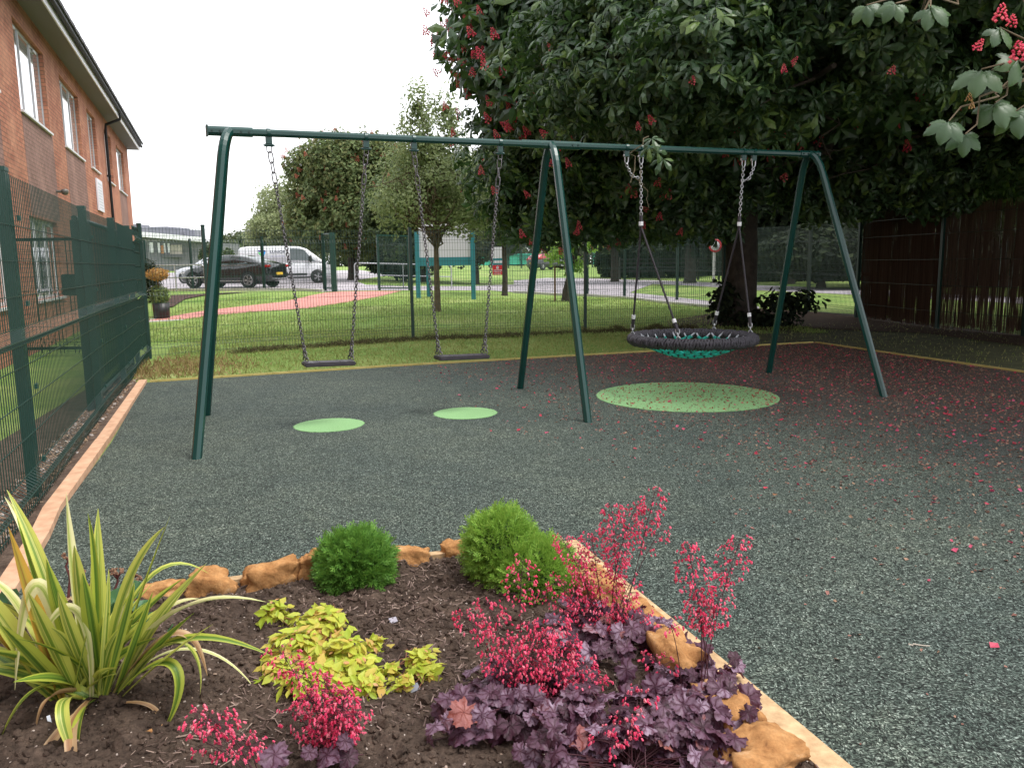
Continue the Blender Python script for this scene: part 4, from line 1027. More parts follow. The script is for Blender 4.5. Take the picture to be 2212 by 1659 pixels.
# big sign board seen from behind
M_teal2 = mat('teal_paint', (.030, .200, .245), .45); M_wh = mat('white_board', (.62, .60, .68), .6)
def sign_board():
    Yb = 27.4; f = lambda x, y: AY(x, y, Yb)
    l = f(904, 640); rr = f(1023, 640); z0 = .28; zt = f(1023, 500).z
    r_ = empty('sign_board', (l.x, Yb, z0), 'large blank white board on teal posts seen from behind past the young tree', 'sign')
    for p, x, yy in ((l, 0, 0), (rr, 0, 0)):
        mb = MB(); mb.box((p.x, Yb, (z0-.1+zt)/2), (.15, .10, zt-z0+.1)); mb.build('post', M_teal2, r_)
    mb = MB(); mb.box((l.x+.26, Yb+.9, (z0-.1+1.55)/2), (.13, .10, 1.5)); mb.build('post', M_teal2, r_)
    tp = f(960, 484).z; md = f(960, 556).z; lo = f(960, 574).z
    mb = MB(); mb.box(((l.x+rr.x)/2, Yb+.02, (tp+md)/2), (rr.x-l.x-.15, .04, tp-md)); mb.build('panel', M_wh, r_)
    mb = MB(); mb.box(((l.x+rr.x)/2, Yb+.02, (lo+md)/2-.002), (rr.x-l.x-.15, .06, md-lo)); mb.build('rail_panel', M_teal2, r_)
sign_board()
def notice():
    Yn = 33.0; f = lambda x, y: AY(x, y, Yn); a, b = f(1061, 534), f(1089, 626)
    z0 = GZ(a.x, Yn); r_ = empty('notice_sign', (b.x, Yn, z0), 'white and teal notice board with a red sign below, in front of the far grass', 'sign')
    mb = MB(); mb.box((f(1090, 600).x, Yn+.03, (z0+f(1090, 600).z+1.0)/2), (.07, .05, f(1090, 534).z-z0)); mb.build('post', M_wh, r_)
    z = lambda y: f(1075, y).z
    mb = MB(); mb.box(((a.x+b.x)/2+.05, Yn, (z(534)+z(558))/2), (b.x-a.x+.1, .03, z(534)-z(558))); mb.build('panel', M_wh, r_)
    mb = MB(); mb.box(((a.x+b.x)/2+.03, Yn, (z(558)+z(573))/2-.002), (b.x-a.x-.02, .03, z(558)-z(573)-.004)); o = mb.build('teal_panel', M_teal2, r_)
    mb = MB(); mb.box(((a.x+b.x)/2+.03, Yn-.018, z(566)), (b.x-a.x-.12, .004, .10)); mb.build('lettering', M_wh, o)
    x0, x1 = f(1064, 580).x, f(1085, 580).x
    mb = MB(); mb.box(((x0+x1)/2, Yn-.02, (z(573)+z(594))/2), (x1-x0, .02, z(573)-z(594))); o = mb.build('red_panel', mat('red_sign', (.52, .015, .03), .5), r_)
    mb = MB(); cx = (x0+x1)/2
    mb.box((cx, Yn-.032, z(578.5)), (.09, .004, .10)); mb.box((cx, Yn-.032, z(576)), (.05, .004, .05))
    for k, yy in enumerate((584, 588, 591.5)):
        x = x0+.05
        while x < x1-.06: L = RNG.uniform(.02, .05); mb.box((x+L/2, Yn-.032, z(yy)), (L, .004, .022 if k else .034)); x += L+.012
    mb.build('lettering', M_wh, o)
notice()
# wooden stake with crosspiece by the bark-covered young trunk
def stake():
    p = P(1199, 652); r_ = empty('tree_stake', tuple(p), 'thin wooden stake with a short crosspiece left of the leaning young trunk', 'stake')
    H = AY(1199, 575, p.y).z-p.z; mb = MB(); mb.box(p+Vector((0, 0, H/2)), (.06, .06, H)); mb.build('post', noisy('stake_wood', (.18, .09, .05), (.26, .15, .09), 12, .8, .2), r_)
    mb = MB(); mb.bar(p+Vector((.03, 0, H-.03)), p+Vector((.45, .1, H-.05)), .04, .07); mb.build('crosspiece', mat('dark_rubber_tie', (.06, .05, .03), .8), r_)
stake()
# round road sign
def road_sign():
    Yr = 38; c = AY(1545, 531, Yr); z0 = GZ(c.x, Yr); r_ = empty('road_sign', (c.x, Yr, z0), 'round red and white road sign on a pale post left of the big trunk', 'sign')
    R = Matrix.Rotation(math.pi/2, 3, 'X'); mb = MB(); mb.box((c.x-.02, Yr+.06, (z0+c.z)/2), (.11, .08, c.z-z0)); mb.build('post', mat('pale_post', (.50, .50, .47), .6), r_)
    mb = MB(); mb.lathe([(.225, -.01), (.31, -.01), (.31, .01), (.225, .01)], 32, c, R); mb.build('red_ring', mat('red_sign', (.55, .01, .03), .4), r_)
    mb = MB(); mb.lathe([(.001, -.004), (.224, -.004), (.224, .006), (.001, .006)], 32, c, R); mb.build('sign_face', mat('white_sign_face', (.72, .72, .74), .4), r_)
    mb = MB(); mb.box(c+Vector((0, -.014, -.02)), (.24, .004, .10), bev=.0); mb.box(c+Vector((.0, -.014, .05)), (.15, .004, .06)); mb.build('symbol', M_blackc, r_)
road_sign()
# pale post and black railings beyond the road
p = P(1390, 597); mb = MB(); mb.box(p+Vector((0, 0, .75)), (.12, .12, 1.6)); tag(mb.build('post', noisy('pale_wood_post', (.42, .38, .30), (.55, .5, .42), 8, .8, .2)), 'single pale wooden post standing on the far verge behind the back fence', 'post')
def railing():
    a = P(1385, 597); b = P(1560, 596); a = AY(1340, 590, 52); b = AY(1600, 590, 48); a.z = GZ(a.x, a.y); b.z = GZ(b.x, b.y)
    r_ = empty('black_railing', tuple(a), 'black railing of long level bars beyond the road under the dark trees', 'railing')
    for z in (.55, .8, 1.05, 1.3):
        mb = MB(); mb.bar(a+Vector((0, 0, z)), b+Vector((0, 0, z)), .05, .09); mb.build('rail', M_blackc, r_)
    for k in range(7):
        p = a.lerp(b, k/6); mb = MB(); mb.box(p+Vector((0, .06, .7)), (.1, .1, 1.5)); mb.build('post', M_blackc, r_)
railing()
# tennis court netting far off
def court():
    M_net = noisy('green_windscreen', (.05, .36, .26), (.08, .45, .34), 2, .8, 0); Yc = 96
    r_ = empty('court_fence', (AY(1100, 560, Yc).x, Yc, GZ(0, Yc)), 'bright green windbreak netting on a far sports court fence', 'fence')
    for x0, x1, y0, y1 in ((1018, 1062, 556, 574), (1094, 1162, 548, 572), (1280, 1345, 543, 572), (1395, 1412, 545, 565)):
        a, b = AY(x0, y1, Yc), AY(x1, y0, Yc); mb = MB(); mb.box(((a.x+b.x)/2, Yc, (a.z+b.z)/2), (b.x-a.x, .05, b.z-a.z)); mb.build('windbreak', M_net, r_)
    for x in (1018, 1062, 1098, 1126, 1162, 1218, 1280, 1345, 1412):
        a = AY(x, 560, Yc-.1); zt = AY(x, 530, Yc-.1).z; mb = MB(); mb.box((a.x, Yc-.1, (zt+GZ(a.x, Yc))/2), (.16, .1, zt-GZ(a.x, Yc))); mb.build('post', M_dgreen, r_)
    mb = MB()
    for y in (534, 552): a, b = AY(1010, y, Yc-.15), AY(1420, y, Yc-.15); mb.bar(a, b, .06, .08)
    mb.build('rail', M_dgreen, r_)
    p = AY(1098, 566, Yc-.2); M4 = Matrix.Translation(p+Vector((1.2, 0, .15))-Vector(r_.location)) @ Matrix.Rotation(math.pi/2, 4, 'X'); text('lettering', 'SPRINT', .62, mat('dark_green_print', (.02, .10, .09), .7), r_, M4)
court()
# ================================================================ FAR GREY BUILDING
def far_building():
    Yb = 92; g = lambda x, y, d=0: AY(x, y, Yb+d)
    M_gr = noisy('grey_cladding', (.13, .13, .15), (.19, .19, .21), 2, .7, 0); M_pale = noisy('stone_cladding', (.34, .31, .27), (.42, .38, .33), 3, .8, 0); M_or = mat('orange_panel', (.42, .20, .10), .7); M_wt = mat('white_band', (.66, .66, .70), .5)
    z0 = GZ(-40, Yb); a = g(250, 560); b = g(424, 560); zt = lambda x: AY(x, np.interp(x, [250, 316, 424], [508, 513, 520]), Yb).z
    r_ = empty('modern_building', (a.x, Yb, z0), 'far grey modern building with curved white roof edge and tall narrow windows', 'building')
    n = 10; fr = []
    def cx(t): return a.x+(b.x-a.x)*t
    def cy(t): return Yb+3.0*t*t
    pts = [(cx(k/n), cy(k/n)) for k in range(n+1)]; H = 8.6-.8
    top = [AY(250+174*k/n, np.interp(250+174*k/n, [250, 316, 424], [506, 512, 522]), Yb).z for k in range(n+1)]
    v, f = [], []
    for (x, y), z in zip(pts, top): v += [(x, y, z0-.5), (x, y, z)]
    for k in range(n): f.append((2*k, 2*k+2, 2*k+3, 2*k+1))
    k = len(v); v += [(pts[-1][0]+1, pts[-1][1]+18, z0-.5), (pts[-1][0]+1, pts[-1][1]+18, top[-1])]; f.append((k-2, k, k+1, k-1))
    mb = MB(); mb.add(v, f); mb.build('wall', M_gr, r_, fix=False)
    mb = MB()
    for k in range(n): mb.bar((pts[k][0], pts[k][1]-.5, top[k]+.25), (pts[k+1][0], pts[k+1][1]-.5, top[k+1]+.25), 1.2, .55)
    mb.build('roof_edge', M_wt, r_)
    def panel(x0, x1, y0, y1, m, nm, off=.12):
        t = ((x0+x1)/2-250)/174; yy = cy(t)-off; A, B = AY(x0, y1, yy), AY(x1, y0, yy); mb = MB(); mb.box(((A.x+B.x)/2, yy, (A.z+B.z)/2), (B.x-A.x, .1, B.z-A.z)); return mb.build(nm, m, r_)
    panel(336, 392, 529, 556, M_pale, 'stone_panel', .06); panel(398, 417, 530, 578, M_pale, 'stone_panel', .07)
    for x0, x1 in ((348, 353), (367, 374), (383, 388)): panel(x0, x1, 530, 548, M_or, 'orange_panel', .13)
    for x0, x1, y0 in ((324, 330, 523), (342, 345, 525), (353.5, 356.5, 526), (363, 366, 526), (380, 382.5, 529), (391, 393.5, 530), (403, 405.5, 532)): panel(x0, x1, y0, 546, M_wt, 'window', .2)
    for x0, x1 in ((372, 386), (388, 402)): panel(x0, x1, 558, 583, M_blackc, 'doorway', .1)
    panel(316, 400, 549, 557, mat('dark_band', (.09, .09, .10), .5), 'band', .3)
    for x0, x1, y0, y1 in ((287, 303, 485, 504), (326, 366, 490, 508), (368, 392, 492, 510), (404, 424, 497, 515)):
        A, B = AY(x0, y1, Yb+5), AY(x1, y0, Yb+5); mb = MB(); mb.box(((A.x+B.x)/2, Yb+6, (A.z+B.z)/2), (B.x-A.x, 3, B.z-A.z)); mb.build('roof_plant', mat('grey_louvre', (.21, .21, .26), .6), r_)
far_building()
# low long building seen between saloon and van
a, b = AY(430, 545, 130), AY(600, 545, 130); mb = MB(); mb.box(((a.x+b.x)/2, 134, 1.9), (b.x-a.x, 8, 3.6)); r2 = mb.build('low_building', mat('pale_cladding', (.36, .37, .38), .7)); tag(r2, 'low pale building far behind the small trees', 'building')
mb = MB(); mb.prism([(129.4, 3.72), (138.6, 3.72), (134, 4.5)], a.x-.5, b.x+.5, 0); mb.build('roof', mat('low_roof', (.22, .22, .24), .7), r2)
# ================================================================ POTTED TOPIARY
def potted():
    p = P(350, 688); D = p.y; s = D/1720; r = 17.5*s; H = 33*s
    r_ = empty('potted_topiary', tuple(p), 'round black pot with a leafy plant and orange clipped topiary ball on a stem', 'potted plant')
    mb = MB(); mb.lathe([(.001, 0), (r*.94, 0), (r, H), (r*.93, H), (r*.9, H-.06), (.001, H-.06)], 28, p); mb.build('pot', mat('black_pot', (.016, .015, .017), .45), r_)
    def tuft(c, rad, N, ls, m, name, up=0):
        d = RNG.normal(0, 1, (N, 3)); d /= np.linalg.norm(d, axis=1, keepdims=True); rr = rnd(N, .55, 1)[:, None]
        pos = np.array(c)+d*rr*np.array(rad); tv = [(0, -.3, 0), (.6, 0, .1), (0, .3, 0), (-.6, 0, .1)]
        v, f = scatter(tv, [(0, 1, 2, 3)], pos, frames(N, d+RNG.normal(0, .5, (N, 3)), rnd(N, 0, 6.3)), rnd(N, ls*.6, ls*1.3)); return npmesh(name, v, f, m, r_)
    tuft((p.x-.02, p.y, p.z+H+.18), (.26, .26, .30), 900, .07, leafmat('pot_leaf', [(.05, .10, .03), (.14, .20, .06), (.22, .27, .10)]), 'foliage')
    c = AY(340, 593, p.y); c.x -= .0
    tuft((c.x, c.y, c.z), (.30, .30, .17), 900, .065, leafmat('orange_leaf', [(.30, .12, .03), (.50, .26, .08), (.42, .30, .10)]), 'topiary_ball')
    mb = MB(); mb.tube([p+Vector((-.02, 0, H-.1)), (c.x, c.y, c.z)], .02, 7); mb.build('stem', mat('stem_bark', (.12, .08, .05), .8), r_)
potted()
# ================================================================ TREES
M_bark = noisy('bark', (.030, .024, .020), (.075, .060, .048), 6, .95, .9, .03, bscale=14)
M_bark2 = noisy('smooth_bark', (.10, .075, .045), (.17, .13, .08), 9, .9, .5, .01)
def palmate(simple=False):
    """chestnut leaf: leaflets spreading from one point, folded along the midrib"""
    v, f = [], []; fan = ((-118, .62), (-62, .86), (0, 1.), (62, .86), (118, .62)) if not simple else ((-85, .75), (0, 1.), (85, .75))
    for deg, L in fan:
        a = math.radians(deg); ca, sa = math.cos(a), math.sin(a); k = len(v)
        pr = [(0.04, .01, 0), (.42, .13, .0), (.74, .215, -.13), (1.0, .02, -.40)]
        if simple: pr = [(0.04, .03, 0), (.62, .25, -.08), (1.0, .03, -.36)]
        for x, w_, z in pr:
            for s in (-1, 0, 1):
                X, Yy = x*L, s*w_*L; v.append((X*ca-Yy*sa, X*sa+Yy*ca, z*L-(abs(s)*w_*.35*L)))
        n = len(pr)
        for i in range(n-1):
            for s in (0, 1): f.append((k+i*3+s, k+i*3+3+s, k+i*3+4+s, k+i*3+1+s))
    return v, f
PAL, PALS = palmate(), palmate(True)
OVAL = ([(0, 0, 0), (.35, -.26, .03), (.75, -.20, -.03), (1, 0, -.1), (.75, .20, -.03), (.35, .26, .03)], [(0, 1, 4, 5), (1, 2, 3, 4)])
DIA = ([(-.5, 0, 0), (0, -.3, .06), (.5, 0, 0), (0, .3, .06)], [(0, 1, 2, 3)])
def crown_points(ells, N, gap=.45, gs=.9, inner=.55, seed=0):
    """leaf positions on and inside a union of ellipsoids, broken up by noise so light shows through"""
    A = np.array([4*math.pi*((a*b)**1.6/3+(a*c)**1.6/3+(b*c)**1.6/3)**(1/1.6) for (_, (a, b, c)) in ells]); A /= A.sum()
    P_, D_ = [], []
    for (c, r), w_ in zip(ells, A):
        n = int(N*w_*1.9); d = RNG.normal(0, 1, (n, 3)); d /= np.linalg.norm(d, axis=1, keepdims=True)
        rr = 1-(1-inner)*RNG.random(n)**1.5
        lump = .78+.30*vn(d[:, 0]*2.2+seed, d[:, 1]*2.2+c[0], d[:, 2]*2.2+c[2])+.24*vn(d[:, 0]*7+seed, d[:, 1]*7+c[0], d[:, 2]*7+c[2])
        p = np.array(c)+d*(rr*lump)[:, None]*np.array(r)
        k = fbm(p[:, 0]*gs+seed, p[:, 1]*gs, p[:, 2]*gs, 3) > gap*.875
        P_.append(p[k]); D_.append(d[k])
    return np.concatenate(P_), np.concatenate(D_)
def leaves(name, ells, N, size, tmpl, m, parent, gap=.45, gs=.9, inner=.55, droop=.4, up=.7, seed=0, keep=None):
    p, d = crown_points(ells, N, gap, gs, inner, seed)
    if keep is not None: k = keep(p); p, d = p[k], d[k]
    n = d+np.array([0, 0, up])+RNG.normal(0, .6, d.shape); K = len(p)
    yaw = rnd(K, 0, 6.28); v, f = scatter(tmpl[0], tmpl[1], p, frames(K, n, yaw), rnd(K, size*.65, size*1.25))
    return npmesh(name, v, f, m, parent, smooth=False), p, d
def panicle():
    """upright flower candle: small blossoms round a tapering stalk"""
    v, f = [], []
    for k in range(26):
        t = k/26; a = k*2.4; R_ = .34*(1-t)**.8+.05; z = .15+t*.95; c = np.array([R_*math.cos(a), R_*math.sin(a), z]); s = .13*(1-.5*t)
        b = len(v); v += [tuple(c+np.array(q)*s) for q in ((1, 0, 0), (0, 1, .2), (-1, 0, 0), (0, -1, .2), (0, 0, 1), (0, 0, -.8))]
        f += [(b, b+1, b+4), (b+1, b+2, b+4), (b+2, b+3, b+4), (b+3, b, b+4), (b+1, b, b+5), (b+2, b+1, b+5), (b+3, b+2, b+5), (b, b+3, b+5)]
    return v, f
PAN = panicle()
M_rose = leafmat('chestnut_flower', [(.55, .03, .08), (.75, .08, .15), (.78, .22, .18), (.65, .05, .13)], .6, .25)
M_rose2 = leafmat('faded_flower', [(.28, .06, .035), (.42, .10, .06), (.46, .16, .10)], .6, .2)
def flowers(name, p, d, size, m, parent, tilt=.45):
    K = len(p); n = d*tilt+np.array([0, 0, 1.])+RNG.normal(0, .25, d.shape)
    v, f = scatter(PAN[0], PAN[1], p, frames(K, n, rnd(K, 0, 6.28)), np.stack([rnd(K, .75, 1.1)*size]*2+[rnd(K, .9, 1.3)*size], 1)); return npmesh(name, v, f, m, parent)
def limb(mb, a, b, r0, r1, wob=.15, n=7, sag=0):
    a, b = Vector(a), Vector(b); L = (b-a).length; pts = []
    for i in range(n+1):
        t = i/n; o = Vector((RNG.normal(0, 1), RNG.normal(0, 1), RNG.normal(0, .6)))*wob*L*.12*(math.sin(math.pi*t)); pts.append(a.lerp(b, t)+o-Vector((0, 0, sag*math.sin(math.pi*t)*L)))
    mb.tube(pts, [r0+(r1-r0)*i/n for i in range(n+1)], 7); return pts
def tree(name, label, cat, base, th, tr, ells, N, size, tmpl, m, group=None, gap=.45, gs=.9, nl=10, flower=None, bark=None, inner=.5, up=.7, lean=(0, 0)):
    base = Vector(base); root = empty(name, tuple(base), label, cat, group)
    mb = MB(); top = base+Vector((lean[0], lean[1], th)); pts = [base+Vector((0, 0, -.1)), base+Vector((0, 0, .12))]+[base.lerp(top, t)+Vector((RNG.normal(0, tr*.12), RNG.normal(0, tr*.12), 0)) for t in (.25, .5, .75, 1)]
    mb.tube(pts, [tr*1.5, tr*1.15, tr, tr*.9, tr*.82, tr*.7], 12)
    tk = mb.build('trunk', bark or M_bark, root); mb = MB()
    for i in range(nl):
        c, r = ells[i % len(ells)]; d = RNG.normal(0, 1, 3); d /= np.linalg.norm(d); e = np.array(c)+d*np.array(r)*.72
        pp = limb(mb, base.lerp(top, RNG.uniform(.75, 1)), e, tr*.42, tr*.06, 1.2)
        for k in range(3): q = pp[3+k]; limb(mb, q, np.array(q)+RNG.normal(0, 1, 3)*np.array(r)*.28, tr*.16, tr*.03, .8, 4)
    mb.build('branches', bark or M_bark, tk)
    lv, p, d = leaves('crown', ells, N, size, tmpl, m, root, gap, gs, inner, up=up, seed=base.x)
    if flower:
        n, fs, fm = flower; far = np.linalg.norm((p-np.array(ells[0][0]))/np.array(ells[0][1]), axis=1)
        idx = RNG.choice(np.where(far > .8)[0], n, replace=False); flowers('blossom', p[idx]+d[idx]*.05, d[idx], fs, fm, lv)
    return root
LEAF_DK = leafmat('chestnut_leaf', [(.026, .052, .026), (.042, .085, .038), (.058, .110, .048), (.078, .135, .058), (.15, .23, .05)], .38, .30, .5, (.10, .20, .03))
LEAF_MID = leafmat('mid_green_leaf', [(.035, .060, .025), (.07, .105, .035), (.11, .15, .05)], .5, .3)
LEAF_LT = leafmat('light_leaf', [(.10, .13, .05), (.17, .21, .08), (.24, .28, .12), (.30, .33, .18)], .5, .35)
LEAF_BR = leafmat('bright_leaf', [(.10, .20, .03), (.18, .32, .05), (.26, .40, .08)], .5, .4)
LEAF_DULL = leafmat('dull_leaf', [(.045, .06, .03), (.075, .095, .045), (.11, .13, .06)], .6, .3)
LEAF_SH = leafmat('shade_leaf', [(.006, .011, .006), (.011, .019, .010), (.020, .030, .014), (.035, .050, .020)], .8, .12, .2)  # extra dark green: the shade under the canopy is put into the leaf colour
# ---- the great red chestnut
TB = Vector((4.85, 17.0, 0))
def chestnut():
    root = empty('chestnut_tree', tuple(TB), 'huge dark red-flowering chestnut tree overhanging the basket swing', 'tree')
    mb = MB(); rs = [.50, .40, .345, .33, .32, .31, .30, .27]; zs = [-.05, .18, .6, 1.3, 2.1, 3.0, 4.2, 6.0]
    mb.tube([TB+Vector((.03*math.sin(z*1.3), .02*math.cos(z), z)) for z in zs], rs, 18)
    for k in range(7):                        # root flare
        a = k*.9+.3; mb.tube([TB+Vector((.24*math.cos(a), .24*math.sin(a), .42)), TB+Vector((.42*math.cos(a), .42*math.sin(a), .10)), TB+Vector((.62*math.cos(a), .62*math.sin(a), -.05))], [.12, .11, .04], 8)
    tk = mb.build('trunk', M_bark, root); mb = MB()
    for e, z, r in (((.6, 14.5, 4.4), 2.7, .12), ((1.2, 10.2, 4.0), 3.2, .11), ((3.6, 9.2, 3.5), 3.3, .10), ((-.2, 17, 5.5), 4, .11), ((8.5, 11, 4.2), 3.1, .12), ((11, 16, 4.6), 3.4, .12), ((6.4, 8.6, 4.2), 3.8, .10), ((1.5, 17.0, 2.9), 2.9, .08), ((8.6, 19, 4.3), 3.6, .12), ((4, 21, 6.5), 4.5, .12), ((2.5, 13, 7.5), 5.2, .11), ((7, 13, 8), 5.5, .11)):
        pp = limb(mb, TB+Vector((0, 0, z)), e, r, .03, 1.0, 9, -.04)
        for k in range(7):
            q = pp[3+k % 6]; f_ = np.array(q)+RNG.normal(0, 1, 3)*[.9, .9, .5]-[0, 0, .1]; f_[2] = max(f_[2], 2.75); p2 = limb(mb, q, f_, .03, .008, .9, 5)
            for j in range(3): s = p2[2+j]; limb(mb, s, np.array(s)+RNG.normal(0, .4, 3)*[1, 1, .5], .010, .003, .8, 4)
    mb.build('branches', M_bark, tk)
    big = [((.75, 15.6, 6.0), (1.9, 1.6, 2.5)), ((5.6, 16.6, 7.6), (6.3, 6.0, 4.6)), ((10.5, 15.5, 6.4), (5.2, 5.5, 4.0)), ((5.6, 11.2, 6.2), (4.4, 3.4, 2.7)), ((2.2, 15.0, 5.4), (3.0, 2.6, 2.6))]
    low = [((.85, 15.6, 3.5), (1.75, 1.4, 1.9)), ((.7, 16.0, 2.6), (1.2, .9, .9)), ((1.9, 16.3, 3.3), (1.75, 1.5, 1.75)), ((3.6, 15.9, 3.5), (1.8, 1.2, 1.4)), ((2.1, 14.0, 3.9), (1.9, 1.3, 1.4)), ((7.4, 15.6, 3.6), (2.2, 1.9, 1.35)), ((10.2, 13.6, 3.6), (2.6, 2.4, 1.25)), ((3.0, 18.2, 2.6), (1.6, 1.0, 1.0)), ((4.0, 15.7, 2.1), (.55, .35, .30)), ((2.9, 15.8, 2.4), (1.0, .6, .6)), ((6.3, 15.8, 2.7), (1.2, .8, .6)), ((8.6, 15.4, 2.9), (1.6, 1.2, .7))]
    near = [((2.6, 10.6, 4.0), (2.0, 1.2, 1.25)), ((4.5, 9.6, 4.1), (1.6, 1.3, 1.05)), ((1.2, 11.4, 4.3), (1.3, 1.0, 1.2)), ((2.2, 9.3, 3.75), (1.0, .8, .6)), ((6.6, 10.0, 4.2), (1.8, 1.8, .9)), ((4.6, 7.4, 4.3), (1.6, 1.1, .6)), ((8.2, 10.8, 3.9), (1.6, 1.8, .8))]
    keep = lambda p: ~((np.hypot(p[:, 0]-TB.x, p[:, 1]-TB.y) < .7) & (p[:, 2] < 2.6)) & (p[:, 2] > 1.75-.0*p[:, 0])
    a, p1, d1 = leaves('crown', big, 26000, .31, PALS, LEAF_DK, root, .36, .85, .45, seed=1, keep=keep)
    b, p2, d2 = leaves('crown', low, 9500, .23, PAL, LEAF_DK, root, .42, 1.3, .4, seed=4, keep=keep)
    c, p3, d3 = leaves('crown', near, 6500, .19, PAL, LEAF_DK, root, .44, 1.7, .35, seed=8, up=1.0)
    # blossom only where the crown is visible from outside
    alle = big+low+near
    def outside(p):
        k = np.ones(len(p), bool)
        for c_, r_e in alle: k &= np.sum(((p-np.array(c_))/np.array(r_e))**2, 1) > .93
        return k
    def pick(p, d, n, cond):
        cond = cond & outside(p+d*.12)
        k = np.where(cond)[0]; k = RNG.choice(k, min(n, len(k)), replace=False); return p[k], d[k]
    q, e = pick(p1, d1, 400, (d1[:, 1] < .15) & (p1[:, 2] > 2.6) & (p1[:, 0] < 6.5+2*RNG.random(len(p1)))); flowers('blossom', q+e*.18, e, .165, M_rose, a)
    q, e = pick(p2, d2, 46, (d2[:, 1] < .0) & (p2[:, 0] < 3.2)); flowers('blossom', q+e*.22, e, .145, M_rose, b)
    q, e = pick(p3, d3, 34, (d3[:, 1] < -.2)); flowers('blossom', q+e*.16, e, .105, M_rose, c)
    # leafy shoots at the foot of the trunk
    sh = [((TB.x+.95, 16.6, .52), (.70, .4, .24)), ((TB.x-.50, 16.5, .55), (.36, .3, .45)), ((TB.x+.4, 16.4, .2), (.8, .3, .18))]
    leaves('basal_shoots', sh, 650, .15, OVAL, LEAF_SH, root, .36, 2.0, .2, seed=3)
chestnut()
# one long spray hanging in front of the beam and dead twigs
def hanging_spray():
    mb = MB(); s = AY(1390, 300, 7.9); 
    t1 = limb(mb, s, AY(1362, 395, 7.9), .007, .004, .9, 6); t2 = limb(mb, AY(1385, 365, 7.9), AY(1402, 450, 7.85), .005, .002, .9, 6); limb(mb, AY(1372, 385, 7.9), AY(1392, 400, 7.9), .004, .002)
    limb(mb, s+Vector((.05, 0, .02)), s, .006, .005)
    r_ = tag(mb.build('hanging_twig', noisy('dead_twig', (.10, .08, .05), (.18, .15, .09), 20, .9, .2)), 'thin hanging chestnut twig with leaves draped over the swing beam', 'branch')
    pos = np.array([AY(x, y, 7.72) for x, y in ((1402, 318), (1418, 326), (1432, 345), (1408, 300))]); K = len(pos)
    v, f = scatter(PAL[0], PAL[1], pos, frames(K, np.array([[.1, -1, .5]]*K)+RNG.normal(0, .35, (K, 3)), rnd(K, 3.9, 5.5)), rnd(K, .11, .16)); npmesh('leaves', v, f, LEAF_DK, r_)
hanging_spray()
